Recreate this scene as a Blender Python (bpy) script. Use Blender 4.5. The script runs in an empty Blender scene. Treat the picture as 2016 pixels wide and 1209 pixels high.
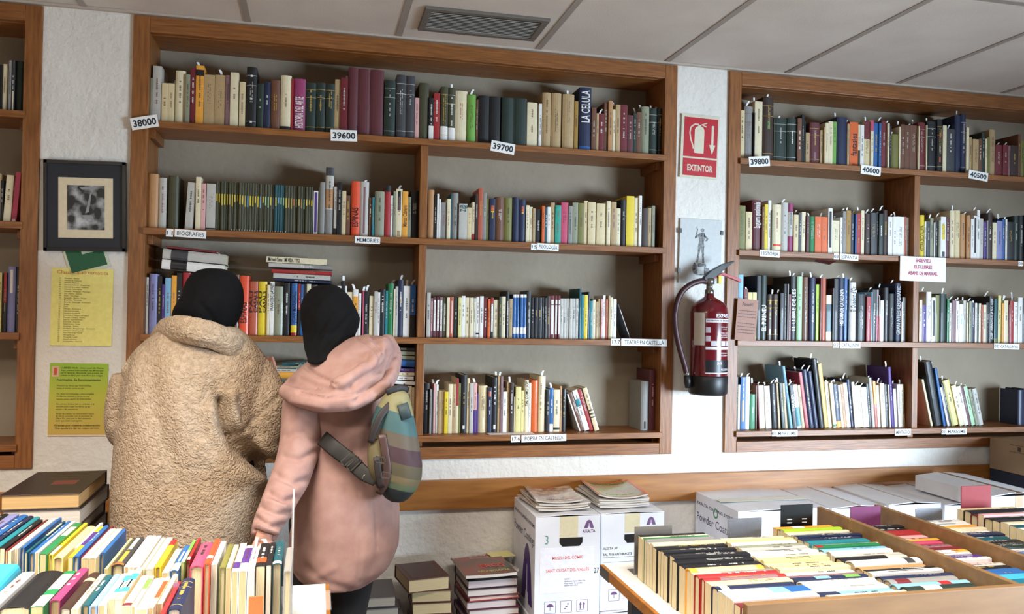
import bpy, math, random, bmesh
import numpy as np
from mathutils import Vector, Matrix, Euler, noise
random.seed(7)
S = bpy.context.scene
COL = S.collection
PI = math.pi

# ---------------------------------------------------------------- camera
F_PX, YAW, PITCH, ROLL = 1622.6, -0.2316, 0.0104, -0.018
CAM = Vector((0.8937, -3.4426, 1.45))
Rcam = Matrix.Rotation(YAW, 3, 'Z') @ Matrix.Rotation(PITCH, 3, 'X') @ Matrix.Rotation(ROLL, 3, 'Y')
cd = bpy.data.cameras.new('camera'); cam = bpy.data.objects.new('camera', cd); COL.objects.link(cam)
cd.sensor_fit = 'HORIZONTAL'; cd.sensor_width = 36; cd.lens = F_PX * 36 / 2016; cd.clip_start = 0.05
cam.matrix_world = Matrix.Translation(CAM) @ (Rcam @ Matrix.Rotation(PI / 2, 3, 'X')).to_4x4()
S.camera = cam
S.view_settings.view_transform = 'Standard'; S.view_settings.look = 'None'
S.cycles.caustics_refractive = False; S.cycles.caustics_reflective = False
S.view_settings.exposure = 0.06; S.view_settings.gamma = 1.0; S.view_settings.use_curve_mapping = False

# ---------------------------------------------------------------- light
wd = bpy.data.worlds.new('room_ambient'); S.world = wd; wd.use_nodes = True
wd.node_tree.nodes['Background'].inputs[0].default_value = (0.90, 0.83, 0.76, 1)
wd.node_tree.nodes['Background'].inputs[1].default_value = 0.13
def area(name, loc, target, sx, sy, power, col, spread=PI):
    l = bpy.data.lights.new(name, 'AREA'); l.shape = 'RECTANGLE'; l.size = sx; l.size_y = sy
    l.energy = power; l.color = col; l.spread = spread
    o = bpy.data.objects.new(name, l); COL.objects.link(o); o.location = loc
    o.rotation_euler = (Vector(target) - Vector(loc)).to_track_quat('-Z', 'Y').to_euler()
    return o
area('ceiling_lamp_light', (0.30, -2.05, 2.59), (0.30, -1.93, 0), 1.15, 0.55, 50, (1.0, 0.90, 0.78), 2.15)
area('ceiling_lamp_light', (-0.5, -3.3, 2.59), (-0.5, -3.2, 0), 1.15, 0.55, 68, (1.0, 0.89, 0.77), 2.8)
area('ceiling_lamp_light', (2.05, -2.35, 2.59), (2.05, -2.25, 0), 1.15, 0.55, 42, (1.0, 0.95, 0.88), 2.1)
area('window_light', (5.4, -3.6, 1.0), (2.3, 0.0, 0.5), 1.6, 1.1, 92, (0.66, 0.83, 1.0), 1.35)

# ---------------------------------------------------------------- projection of photo pixels on real planes
def ray(px, py): return Rcam @ Vector(((px - 1008) / F_PX, 1, -(py - 604.5) / F_PX))
YS = 0.0
def PY(px, py, Y):
    Y += YS
    d = ray(px, py); return CAM + d * ((Y - CAM.y) / d.y)
def PZ(px, py, Z):
    d = ray(px, py); return CAM + d * ((Z - CAM.z) / d.z)

# ---------------------------------------------------------------- materials
def lin(c): return c / 12.92 if c <= 0.04045 else ((c + 0.055) / 1.055) ** 2.4
def hx(h):
    h = h.lstrip('#'); return tuple(lin(int(h[i:i + 2], 16) / 255) for i in (0, 2, 4)) + (1,)
MC = {}
def mat(h, rough=0.55, metal=0.0, coat=0.0, name=None):
    k = (h, rough, metal, coat)
    if k in MC: return MC[k]
    m = bpy.data.materials.new(name or 'paint_' + h.strip('#')); m.use_nodes = True
    b = m.node_tree.nodes['Principled BSDF']
    b.inputs['Roughness'].default_value = rough; b.inputs['Metallic'].default_value = metal
    b.inputs['Coat Weight'].default_value = coat
    nt = m.node_tree; tc = nt.nodes.new('ShaderNodeTexCoord'); no = nt.nodes.new('ShaderNodeTexNoise')
    no.inputs['Scale'].default_value = 55; no.inputs['Detail'].default_value = 3
    mx = nt.nodes.new('ShaderNodeMix'); mx.data_type = 'RGBA'; mx.blend_type = 'MULTIPLY'
    cr = nt.nodes.new('ShaderNodeValToRGB'); cr.color_ramp.elements[0].position = 0.3; cr.color_ramp.elements[0].color = (.82, .82, .82, 1)
    cr.color_ramp.elements[1].position = 0.7; cr.color_ramp.elements[1].color = (1, 1, 1, 1)
    nt.links.new(tc.outputs['Object'], no.inputs['Vector']); nt.links.new(no.outputs['Fac'], cr.inputs[0])
    mx.inputs[0].default_value = 0.5; mx.inputs[6].default_value = hx(h)
    nt.links.new(cr.outputs[0], mx.inputs[7]); nt.links.new(mx.outputs[2], b.inputs['Base Color'])
    MC[k] = m; return m
def noisemat(name, c1, c2, scale, sc3=(1, 1, 1), rough=0.6, bump=0.0, bscale=None, detail=4, coords='Object', bdist=0.01, coat=0, kind='noise'):
    m = bpy.data.materials.new(name); m.use_nodes = True; nt = m.node_tree; b = nt.nodes['Principled BSDF']
    b.inputs['Roughness'].default_value = rough; b.inputs['Coat Weight'].default_value = coat
    tc = nt.nodes.new('ShaderNodeTexCoord'); mp = nt.nodes.new('ShaderNodeMapping'); mp.inputs['Scale'].default_value = sc3
    nt.links.new(tc.outputs[coords], mp.inputs[0])
    no = nt.nodes.new('ShaderNodeTexNoise'); no.inputs['Scale'].default_value = scale; no.inputs['Detail'].default_value = detail
    nt.links.new(mp.outputs[0], no.inputs['Vector'])
    cr = nt.nodes.new('ShaderNodeValToRGB'); cr.color_ramp.elements[0].position = .32; cr.color_ramp.elements[1].position = .68
    cr.color_ramp.elements[0].color = hx(c1); cr.color_ramp.elements[1].color = hx(c2)
    nt.links.new(no.outputs['Fac'], cr.inputs[0]); nt.links.new(cr.outputs[0], b.inputs['Base Color'])
    if bump:
        bp = nt.nodes.new('ShaderNodeBump'); bp.inputs['Strength'].default_value = bump; bp.inputs['Distance'].default_value = bdist
        if kind == 'voronoi':
            n2 = nt.nodes.new('ShaderNodeTexVoronoi'); n2.inputs['Scale'].default_value = bscale; out = n2.outputs['Distance']; bp.invert = True
            wn = nt.nodes.new('ShaderNodeTexNoise'); wn.inputs['Scale'].default_value = bscale * .35; wn.inputs['Detail'].default_value = 2
            va = nt.nodes.new('ShaderNodeVectorMath'); va.operation = 'MULTIPLY_ADD'; va.inputs[1].default_value = (.03, .03, .03)
            nt.links.new(tc.outputs[coords], wn.inputs['Vector']); nt.links.new(wn.outputs['Color'], va.inputs[0])
            nt.links.new(tc.outputs[coords], va.inputs[2]); nt.links.new(va.outputs[0], n2.inputs['Vector'])
        else:
            n2 = nt.nodes.new('ShaderNodeTexNoise'); n2.inputs['Scale'].default_value = bscale or scale; n2.inputs['Detail'].default_value = detail; out = n2.outputs['Fac']
            nt.links.new(tc.outputs[coords] if bscale else mp.outputs[0], n2.inputs['Vector'])
        nt.links.new(out, bp.inputs['Height']); nt.links.new(bp.outputs[0], b.inputs['Normal'])
    return m
WOODX = noisemat('wood_grain_horizontal', '#744622', '#986131', 9, (1, 8, 14), .42, .08)
WOODZ = noisemat('wood_grain_vertical', '#744622', '#986131', 9, (10, 8, 1), .42, .08)
WOODY = noisemat('wood_grain_depth', '#6b401f', '#885529', 9, (12, 1, 12), .42, .08)
RAILW = noisemat('wood_wall_rail', '#8a5521', '#a26a2c', 5, (1, 8, 10), .45, .06)
TRAYW = noisemat('tray_board', '#745636', '#82633f', 6, (1, 6, 6), .5, .03)
PLASTER = noisemat('wall_plaster', '#d9d4cc', '#e6e2da', 3, (1, 1, 1), .85, .55, 38, 5, 'Object', .012)
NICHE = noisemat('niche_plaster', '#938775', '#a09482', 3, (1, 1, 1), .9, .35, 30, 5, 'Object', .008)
CEILT = noisemat('ceiling_tile', '#c9c0b8', '#d2cac2', 4, (1, 1, 1), .9, .25, 160, 3, 'Object', .004)
CEILB = mat('#9c938c', .6, name='ceiling_bar')
FLOORM = noisemat('floor_tiles', '#6b5f55', '#85776a', 3, rough=.35)
PAPERW = mat('#f2f1ee', .6); INK = mat('#1b1b20', .6)
PAGES = {}
def pagemat(h):
    if h in PAGES: return PAGES[h]
    m = noisemat('page_block_' + h.strip('#'), h, h, 5, rough=.85); nt = m.node_tree
    b = nt.nodes['Principled BSDF']; tc = nt.nodes.new('ShaderNodeTexCoord'); mp = nt.nodes.new('ShaderNodeMapping'); mp.inputs['Scale'].default_value = (900, 30, 3)
    no = nt.nodes.new('ShaderNodeTexNoise'); no.inputs['Scale'].default_value = 1; no.inputs['Detail'].default_value = 1
    cr = nt.nodes.new('ShaderNodeValToRGB'); c = hx(h); cr.color_ramp.elements[0].color = tuple(x * .72 for x in c[:3]) + (1,); cr.color_ramp.elements[1].color = c
    cr.color_ramp.elements[0].position = .3; cr.color_ramp.elements[1].position = .6
    nt.links.new(tc.outputs['Object'], mp.inputs[0]); nt.links.new(mp.outputs[0], no.inputs['Vector']); nt.links.new(no.outputs['Fac'], cr.inputs[0]); nt.links.new(cr.outputs[0], b.inputs['Base Color'])
    PAGES[h] = m; return m

# ---------------------------------------------------------------- object helpers
def link(name, me, parent=None, loc=None, rot=None, m=None):
    o = bpy.data.objects.new(name, me); COL.objects.link(o)
    if parent is not None: o.parent = parent
    if loc is not None: o.location = loc
    if rot is not None: o.rotation_euler = rot
    if m is not None and me is not None: me.materials.append(m)
    return o
def pmesh(name, V, Fc, smooth=False):
    me = bpy.data.meshes.new(name); me.from_pydata([tuple(v) for v in V], [], Fc); me.update()
    if smooth:
        for p in me.polygons: p.use_smooth = True
    return me
def tag(o, label, cat, group=None, kind=None):
    if label: o['label'] = label
    if cat: o['category'] = cat
    if group: o['group'] = group
    if kind: o['kind'] = kind
    return o
def thing(name, loc, label, cat, group=None, rot=None):
    o = bpy.data.objects.new(name, None); COL.objects.link(o); o.location = loc; o.empty_display_size = .05
    if rot is not None: o.rotation_euler = rot
    return tag(o, label, cat, group)
CUBEF = [(0, 3, 2, 1), (4, 5, 6, 7), (0, 1, 5, 4), (1, 2, 6, 5), (2, 3, 7, 6), (3, 0, 4, 7)]
class MB:
    def __init__(s): s.v = []; s.f = []
    def add(s, V, Fc, M=None):
        n = len(s.v); s.v += [tuple(M @ Vector(v)) if M else tuple(v) for v in V]; s.f += [tuple(i + n for i in f) for f in Fc]; return s
    def box(s, x0, x1, y0, y1, z0, z1, M=None):
        return s.add([(x0, y0, z0), (x1, y0, z0), (x1, y1, z0), (x0, y1, z0), (x0, y0, z1), (x1, y0, z1), (x1, y1, z1), (x0, y1, z1)], CUBEF, M)
    def loft(s, rings, cap=True, M=None):
        n = len(rings[0]); V = [p for r in rings for p in r]; Fc = []
        for i in range(len(rings) - 1):
            for j in range(n):
                k = (j + 1) % n; Fc.append((i * n + j, i * n + k, (i + 1) * n + k, (i + 1) * n + j))
        if cap: Fc += [tuple(range(n - 1, -1, -1)), tuple(range((len(rings) - 1) * n, len(rings) * n))]
        return s.add(V, Fc, M)
    def tube(s, pts, rad, n=12, flat=None, up=None):
        P = [Vector(p) for p in pts]; R = rad if isinstance(rad, (list, tuple)) else [rad] * len(P); rings = []; pu = Vector(up) if up else None
        for i, p in enumerate(P):
            t = (P[min(i + 1, len(P) - 1)] - P[max(i - 1, 0)]).normalized()
            a = pu if pu is not None else (Vector((0, 0, 1)) if abs(t.z) < .9 else Vector((1, 0, 0)))
            u = t.cross(a).normalized(); w = u.cross(t).normalized()
            if pu is None: pu = w
            r = R[i]; ru, rw = (r, r) if not flat else (r * flat[0], r * flat[1])
            rings.append([p + u * ru * math.cos(2 * PI * k / n) + w * rw * math.sin(2 * PI * k / n) for k in range(n)])
        return s.loft(rings)
    def build(s, name, m, parent=None, smooth=False, bevel=0, loc=None, rot=None):
        me = pmesh(name, s.v, s.f, smooth); me.materials.append(m)
        o = link(name, me, parent, loc, rot)
        if bevel:
            b = o.modifiers.new('edge', 'BEVEL'); b.width = bevel; b.segments = 2; b.limit_method = 'ANGLE'
        return o
def smoothpath(pts, n=6):
    P = [Vector(p) for p in pts]; P = [2 * P[0] - P[1]] + P + [2 * P[-1] - P[-2]]; out = []
    for i in range(1, len(P) - 2):
        for k in range(n):
            t = k / n; a, b, c, d = P[i - 1:i + 3]
            out.append(.5 * ((2 * b) + (c - a) * t + (2 * a - 5 * b + 4 * c - d) * t * t + (-a + 3 * b - 3 * c + d) * t ** 3))
    return out + [P[-2]]
TC = {}
def glyphs(s, size, bold=0, xs=1.0, align='CENTER'):
    """flat lettering as (verts2d, faces), baseline at 0"""
    k = (s, bold, align)
    if k not in TC:
        c = bpy.data.curves.new('t', 'FONT'); c.body = s; c.size = 1; c.align_x = align; c.resolution_u = 2; c.offset = bold
        o = bpy.data.objects.new('t', c); me = bpy.data.meshes.new_from_object(o)
        TC[k] = ([(v.co.x, v.co.y) for v in me.vertices], [tuple(p.vertices) for p in me.polygons])
        bpy.data.objects.remove(o); bpy.data.curves.remove(c); bpy.data.meshes.remove(me)
    v, f = TC[k]; return [(x * size * xs, y * size) for x, y in v], f
def lettering(mb, s, size, org, u, v, bold=0, xs=1.0, align='CENTER', fit=None):
    V, Fc = glyphs(s, size, bold, xs, align)
    if not V: return
    if fit:
        w = max(p[0] for p in V) - min(p[0] for p in V)
        if w > 1e-6: k = fit / w; V = [(x * k, y) for x, y in V]
    org, u, v = Vector(org), Vector(u), Vector(v)
    mb.add([org + u * x + v * y for x, y in V], Fc)

# ---------------------------------------------------------------- room shell
YF = 0.012      # plaster face
NB = 0.225      # niche back
UN = [(-1.25, -0.1426), (0.1764, 2.4549), (2.713, 4.95)]     # bookcase outer x ranges
ZB, ZT, CEIL = 0.841, 2.592, 2.606
w = MB()
w.box(-2.2, 5.6, YF, .26, 0, ZB + .02); w.box(-2.2, 5.6, YF, .26, ZT - .01, CEIL + .05)
xs_ = [-2.2] + [x for u in UN for x in u] + [5.6]
for i in range(0, len(xs_), 2): w.box(xs_[i] - (0.0 if i == 0 else .02), xs_[i + 1] + (.02 if i < 6 else 0), YF, .26, ZB + .02, ZT - .01)
tag(w.build('wall_back', PLASTER), None, None, None, 'structure')
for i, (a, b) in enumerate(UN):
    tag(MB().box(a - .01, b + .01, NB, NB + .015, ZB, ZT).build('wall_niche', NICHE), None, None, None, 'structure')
fl = MB().box(-2.2, 5.6, -5.2, .26, -.05, 0).build('floor', FLOORM); tag(fl, None, None, None, 'structure')
c = MB()
c.box(-2.2, 5.6, -5.2, .05, CEIL, CEIL + .05)
tag(c.build('ceiling', CEILT), None, None, None, 'structure')
c = MB()
for k in range(-3, 10): c.box(.6 * k - .013, .6 * k + .013, -5.2, YF, CEIL - .003, CEIL)
for y in (-.983, -2.183, -3.383, -4.583): c.box(-2.2, 5.6, y - .013, y + .013, CEIL - .0028, CEIL)
o = c.build('trim_1', CEILB); tag(o, None, None, None, 'structure')
c = MB(); c.box(-2.2, 5.6, -.006, YF + .002, CEIL - .010, CEIL - .001)
tag(c.build('trim_2', mat('#b9ada0', .7)), None, None, None, 'structure')
r1 = MB().box(-2.2, 4.6, -.014, YF + .004, .632, .7535).build('trim_3', RAILW, bevel=.002); tag(r1, None, None, None, 'structure')
tag(MB().box(-2.22, -2.2, -5.2, .26, 0, CEIL).build('wall_left', PLASTER), None, None, None, 'structure')

# ---------------------------------------------------------------- bookcases (recessed, wood framed)
SHZ = [2.183, 1.7665, 1.3516, 0.941]
def bookcase(i, label, shz, div=None):
    a, b = UN[i]; t = thing('bookcase', ((a + b) / 2, 0, ZB), label, 'bookcase')
    o = Vector(t.location); W = .06
    def bx(n, x0, x1, y0, y1, z0, z1, m, bev=.002):
        MB().box(x0 - o.x, x1 - o.x, y0, y1, z0 - o.z, z1 - o.z).build(n, m, t, bevel=bev)
    bx('side_frame', a, a + W, 0, .03, ZB, ZT, WOODZ); bx('side_frame', b - W, b, 0, .03, ZB, ZT, WOODZ)
    bx('top_frame', a + W, b - W, 0, .03, ZT - .062, ZT, WOODX); bx('bottom_frame', a + W, b - W, 0, .03, ZB, ZB + .05, WOODX)
    bx('side_panel', a + W - .02, a + W, .03, NB, ZB + .02, ZT - .03, WOODZ, 0); bx('side_panel', b - W, b - W + .02, .03, NB, ZB + .02, ZT - .03, WOODZ, 0)
    bx('top_panel', a + W, b - W, .03, NB, ZT - .064, ZT - .044, WOODX, 0); bx('bottom_panel', a + W, b - W, .03, NB, ZB + .03, ZB + .05, WOODX, 0)
    for k, z in enumerate(shz):
        bx('shelf', a + W - .008, b - W + .010, -.012, NB, z - .026, z, WOODX)
        for x0 in (a + W, b - W - .022): bx('bracket', x0, x0 + .022, .035, NB, z - .062, z - .026, WOODY)
    if div:
        zs = [z - .026 for z in shz] ; lo = [z for z in shz[1:]]
        for k in range(3): bx('divider', div - .032, div, .002, NB, lo[k], zs[k], WOODZ)
        bx('divider', div - .032, div, .03, NB, ZB + .05, zs[3], WOODZ)
    return t
bookcase(0, 'wooden recessed bookcase cut by the photo edge, beside the framed black and white print', [2.187, 1.769, 1.352, .933])
bookcase(1, 'wide wooden recessed bookcase behind the two women, between print and fire extinguisher', SHZ, 1.333)
bookcase(2, 'wooden recessed bookcase on the far side of the fire extinguisher, with notice about showing books', [2.192, 1.7706, 1.3558, .9394], 3.7365)

# ---------------------------------------------------------------- books
CN = {'w': ('#e9e7e2', 'white'), 'c': ('#e2d6b4', 'cream'), 'cb': ('#d9c79c', 'beige'), 't': ('#b4996f', 'tan'), 'kr': ('#b98a5c', 'kraft brown'),
      'br': ('#6d4632', 'brown'), 'db': ('#38261f', 'dark brown'), 'k': ('#17171b', 'black'), 'gy': ('#8d8b87', 'grey'), 'lg': ('#bdbab2', 'light grey'),
      'dg': ('#3c3d40', 'dark grey'), 'r': ('#a3262a', 'red'), 'dr': ('#6d2028', 'dark red'), 'mr': ('#5f2c33', 'maroon'), 'mv': ('#85646a', 'mauve'),
      'o': ('#dc6528', 'orange'), 'or': ('#e04e28', 'orange red'), 'am': ('#e8a33c', 'amber'), 'y': ('#e3c92c', 'yellow'), 'ly': ('#ddd38e', 'pale yellow'),
      'g': ('#1d7a48', 'green'), 'dn': ('#1d2f29', 'dark green'), 'ln': ('#6fa848', 'lime green'), 'mn': ('#a9d3a8', 'mint green'), 'ol': ('#77763a', 'olive'),
      'dl': ('#45452f', 'dark olive'), 'gg': ('#8f927b', 'grey green'), 'tl': ('#1e7f8c', 'teal'), 'dt': ('#17505a', 'dark teal'), 'bl': ('#235e9f', 'blue'),
      'nv': ('#1d2747', 'navy blue'), 'lb': ('#7fb4d4', 'light blue'), 'pb': ('#7d9fe0', 'periwinkle'), 'p': ('#c4496a', 'rose pink'), 'lp': ('#dba7a4', 'pale pink'),
      'mg': ('#963a68', 'magenta'), 'pu': ('#4d2f7c', 'purple'), 'lv': ('#8385b5', 'lavender'), 'sa': ('#b4583f', 'brick red'), 'oc': ('#a17c35', 'ochre'),
      'cy': ('#3aa9cf', 'cyan'), 'aq': ('#2f9c88', 'turquoise'), 'li': ('#a9d02c', 'lime yellow'), 'gd': ('#c5a64e', 'gold')}
BM = {k: mat(v[0], .5, 0, .1) for k, v in CN.items()}
BK = []          # register for labels
def prof(w, d, t, bulge, n=5):
    """cover cross section, outer then inner; spine towards -y"""
    out = [(-w / 2, d)]; e = min(.0035, w * .2)
    arc = []
    for i in range(n + 1):
        u = -1 + 2 * i / n; arc.append((u * w / 2, bulge * abs(u) ** 2.4))
    out += arc + [(w / 2, d)]
    inn = [(w / 2 - t, d)] + [(x * (1 - 2 * t / w), y + t) for x, y in reversed(arc)] + [(-w / 2 + t, d)]
    return out, inn, arc
def spine_strip(arc, z0, z1, off, xs=1.0):
    V = []; n = len(arc)
    for z in (z0, z1): V += [(x * xs, y - off, z) for x, y in arc]
    return V, [(i, i + 1, n + i + 1, n + i) for i in range(n - 1)]
def book(name, w, h, d, col, loc, rot=(0, 0, 0), flags=(), pages='#d8caa6', info=None, hand=False):
    """spine centre bottom at the origin, spine faces -y, covers run towards +y"""
    w = max(w, .005); hard = name != 'paperback_book'
    if not hard: name = 'booklet' if w < .0125 else 'pocket_book' if h < .193 else name
    t = .0022 if hard else .0012; bul = min(w * .16, .006) if hard else min(w * .05, .0012)
    t = min(t, w * .22)
    out, inn, arc = prof(w, d, t, bul)
    P = out + inn; n = len(P); V = [(x, y, 0) for x, y in P] + [(x, y, h) for x, y in P]
    m = len(out); Fc = [(i, (i + 1) % n, n + (i + 1) % n, n + i) for i in range(n)]
    for i in range(m - 1):
        a, b = i, i + 1; c_, e_ = n - 1 - i, n - 2 - i
        Fc += [(a, c_, e_, b), (n + a, n + b, n + e_, n + c_)]
    me = pmesh(name, V, Fc); me.materials.append(BM[col])
    o = link(name, me, None, loc, rot)
    ins = .0035 if hard else .0004
    x = w / 2 - t + .0001; y0 = t + bul * .5; y1 = d - (.004 if hard else .0006)
    pg = MB().box(-x, x, y0, y1, ins, h - ins).build('pages', pagemat(pages), o)
    rnd = random.Random(int(abs(loc[0]) * 7919 + abs(loc[1]) * 3571 + loc[2] * 10007 + w * 99991))
    textcol = None; legible = False; body = None
    for fl in flags:
        if fl[0] == 'b' and '/' in fl:
            cc, a, b = fl[1:].split('/'); V, Fc = spine_strip(arc, float(a) * h, float(b) * h, .0003)
            me = pmesh('spine_band', V, Fc); me.materials.append(BM[cc]); link('spine_band', me, o)
        elif fl[0] == 'P':      # narrow centred label panel
            cc, a, b = fl[1:].split('/'); V, Fc = spine_strip(arc, float(a) * h, float(b) * h, .0006, .62)
            me = pmesh('spine_panel', V, Fc); me.materials.append(BM[cc]); link('spine_panel', me, o)
        elif fl[0] == 'L':
            tx, cc, a, b = fl[1:].split('|'); legible = True; mb = MB(); parts = tx.split('^')
            for k, s in enumerate(parts):
                size = w * .86 / len(parts) * 1.15; xo = ((k + .5) / len(parts) - .5) * w * .92 + size * .33
                lettering(mb, s, size, (xo, -.0011, (float(a) + float(b)) / 2 * h), (0, 0, 1), (-1, 0, 0), .012, 1, 'CENTER', (float(b) - float(a)) * h)
            mb.build('spine_title', BM[cc], o)
        elif fl[0] == 't': textcol = fl[1:]
        elif fl == 's':
            sw = .009; sx = rnd.uniform(-.3, .3) * w; hh = rnd.uniform(.018, .032); bend = rnd.uniform(-.012, .014); yy = rnd.uniform(.02, .06); V = []
            for i in range(5):
                q = i / 4; zz = h - .004 + hh * q; bx_ = sx + bend * q * q; V += [(bx_ - sw / 2, yy - .01 * q, zz), (bx_ + sw / 2, yy - .01 * q + .002, zz)]
            me = pmesh('price_slip', V, [(2 * i, 2 * i + 1, 2 * i + 3, 2 * i + 2) for i in range(4)]); me.materials.append(PAPERW); sl = link('price_slip', me, o)
    dark = col in ('k', 'nv', 'dn', 'db', 'dg', 'dr', 'mr', 'g', 'bl', 'pu', 'dt', 'r', 'tl', 'dl', 'mg', 'br', 'sa', 'p', 'dn')
    if not legible and 'n' not in flags and w > .008:
        cc = textcol or (rnd.choice(['lg', 'w', 'gd', 'lg']) if dark else rnd.choice(['dg', 'br', 'dg', 'mv']))
        mb = MB(); lines = 2 if w > .028 and rnd.random() < .5 else 1; a0 = rnd.uniform(.25, .5); b0 = rnd.uniform(.72, .9)
        for L in range(lines):
            z = a0 * h + rnd.uniform(0, .05) * h; gs = min(w * .26, .006) / lines * 1.3; xo = (L - (lines - 1) / 2) * gs * 1.9
            while z < b0 * h - .004:
                l = rnd.uniform(.35, .8) * gs
                if rnd.random() < .84:
                    q = gs * rnd.uniform(.3, .5); mb.add([(xo - q, -.0008, z), (xo + q, -.0008, z), (xo + q, -.0008, z + l * .6), (xo - q, -.0008, z + l * .6)], [(0, 1, 2, 3)])
                else: z += gs * .8
                z += l
        if name == 'bound_volume':
            for q in (.12, .86, .7): 
                V, Fc = spine_strip(arc, q * h, q * h + .0016, .0004); mb.add(V, Fc)
        if mb.v: mb.build('spine_lettering', BM[cc], o)
    if info is not None: BK.append((o, name, col, w, h, info, [f for f in flags]))
    return o
NM = {'': 'paperback_book', 'h': 'hardback_book', 'v': 'bound_volume'}
def bay(x, z):
    if x < 0: return -1.19, -.2026
    if x < 2.6:
        if z > 2.1: return .2364, 2.3949
        return (.2364, 1.301) if x < 1.317 else (1.333, 2.3949)
    if z > 2.1: return 2.773, 4.89
    return (2.773, 3.7045) if x < 3.72 else (3.7365, 4.89)
def shelf_books(sid, tr, zb, start, spec, yb=.03, phrase='', lean0=0, atbase=False, slips=0, maxd=.145):
    ox, oy, sc = tr; prev = start; n = 0; pr_, pl_, ph_ = -9, 0, 0
    for ent in spec.replace('\n', '').split(';'):
        ent = ent.strip()
        if not ent: continue
        f = ent.split(':'); xr = f[0]
        if '-' in xr[1:]: q_ = xr.index('-', 1); x0, x1 = float(xr[:q_]), float(xr[q_ + 1:])
        else: x0, x1 = prev, float(xr)
        prev = x1
        if len(f) < 3: continue
        top = float(f[1]); col = f[2]; fl = f[3].split(',') if len(f) > 3 else []
        kind = 'v' if 'v' in fl else 'h' if 'h' in fl else ''
        lean = lean0
        for q in fl:
            if q.startswith('lean'): lean = float(q[4:])
        fl = [q for q in fl if q not in ('v', 'h', '') and not q.startswith('lean')]
        if slips and random.random() < slips and 's' not in fl: fl.append('s')
        y = yb + random.uniform(-.004, .006)
        tpx = ox + (x0 + x1) / 2 / sc; tpy = oy + top / sc
        zt = PY(tpx, tpy, y).z; H = max(zt - zb, .08)
        if atbase: bpy_ = oy + top / sc + H * 460
        else: bpy_ = oy + top / sc + H * 230
        A = PY(ox + x0 / sc, bpy_, y).x; B = PY(ox + x1 / sc, bpy_, y).x
        if lean:
            th = math.radians(lean); H = H / math.cos(th) - abs(B - A) * .3 * abs(math.sin(th))
        if True:
            need = pr_ + max(0, math.tan(math.radians(lean)) - math.tan(math.radians(pl_))) * min(H, ph_)
            if need > A: A = need; B = max(B, A + .006)
        b0_, b1_ = bay((A + B) / 2, zb); A, B = max(A, b0_ + .0006), min(B, b1_ - .0006)
        if B - A < .0055: continue
        pr_, pl_, ph_ = B, lean, H
        wd_ = (B - A) * math.cos(math.radians(lean)) - .0007
        D = min(max(H * .66, .1), NB - y - .004, maxd if kind != 'h' else .16)
        zz = zb + abs(math.sin(math.radians(lean))) * wd_ / 2 + .0005
        book(NM[kind], wd_, H, D, col, ((A + B) / 2, y, zz), (0, -math.radians(lean), 0), fl,
             random.choice(['#d8caa6', '#e0d8c0', '#cdbb90', '#d8caa6']), (sid, phrase, n)); n += 1
TA, TB, TD, TE, TF, TG = (280, 110, 5.494), (620, 110, 5.494), (960, 110, 5.305), (270, 310, 5.449), (600, 310, 6.046), (830, 340, 4.114)
TI, TJ, TK, TL, TM, TN = (260, 470, 6.047), (500, 490, 5.93), (820, 540, 8.06), (1050, 540, 7.2), (820, 700, 6.364), (1050, 700, 6.364)
TO, TP, TQ, TR, TS, TT, TU, TV = (1430, 170, 6.363), (1720, 190, 6.716), (1430, 370, 6.72), (1720, 380, 6.81), (1430, 520, 6.716), (1720, 530, 6.81), (1430, 690, 5.757), (1720, 690, 5.757)
ph = 'top shelf of wide bookcase'
shelf_books('A1', TA, SHZ[0], 50, '''108:240:gg:s;208:110:lg;278:295:cb:tbr;345:298:cb:s;355;465:160:c:h;515:200:gg;578:130:dr:tw;665:105:am:s,bk/.83/.93;780:205:t;900:208:t:s;
950:210:mv;1040:180:c;1048;1115:282:cb;1125;1235:120:k:v,Pw/.1/.13,Pw/.47/.5,Pw/.84/.87;1238;1312:300:dn:h;1390:285:nv:h;1490:262:br:h;1495;1612:212:c:h,bk/.03/.09;1635:250:r;
1638;1765:248:mg:h,LHISTORIA DEL ARTE|w|.08|.66;1880:290:dn:v,tgd;1978:290:dn:v,tgd''', .03, ph)
shelf_books('A2', TB, SHZ[0], 118, '''213:300:dn:v,tgd;275:255:t;355:235:dr:s;358;465:125:mr:v,n;598:140:mr:v,n;745:150:mr:v,n;750;870:265:dn:v;880;985:205:dg:v;1080:215:dg:v;1125:455:lp;1232:292:dl:h,n;
1285:455:k:bw/.0/.35;1350:405:r:tw;1360;1440:335:dl:v,bw/.0/.28;1518:345:dl:v,bw/.0/.27,s;1650:380:c:h,tr;1740:420:ln:h,s;1765:475:br;1885:430:k:v,n''', .03, ph)
shelf_books('A3', TD, SHZ[0], 16, '''145:425:k:v,n;270:435:dn:v,n;412:445:dn:v,n;518:488:c:tbr;535;565:500:w;572;665:385:t:h;770:390:t:h;785;905:400:t:h,s;945:475:oc;
960;1085:330:nv:h,LLA CELULA|w|.45|.95,bbl/.0/.08;1135:540:br;1160:600:t;1215:605:dr:s;1255:490:br;1305:470:kr;1335:560:c;1385:510:t:s;1460:515:dr;1520:620:mr;1555:600:dn;1605:590:br:s;1690:530:gg:h,s;1780:550:dn:v,s;1858:550:k:v,s''', .03, ph)
ph = 'second shelf of wide bookcase'
E1 = '222:175:kr:h,n;318:218:lg:h;330;440:195:dl:h,n;512;600:268:lg:lean-3;612;685:210:c;735:280:lp;742;840:283:lg:bk/.03/.06;'
shelf_books('B1', TE, SHZ[1], 100, E1, .03, ph)
sx = 840.0
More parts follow.
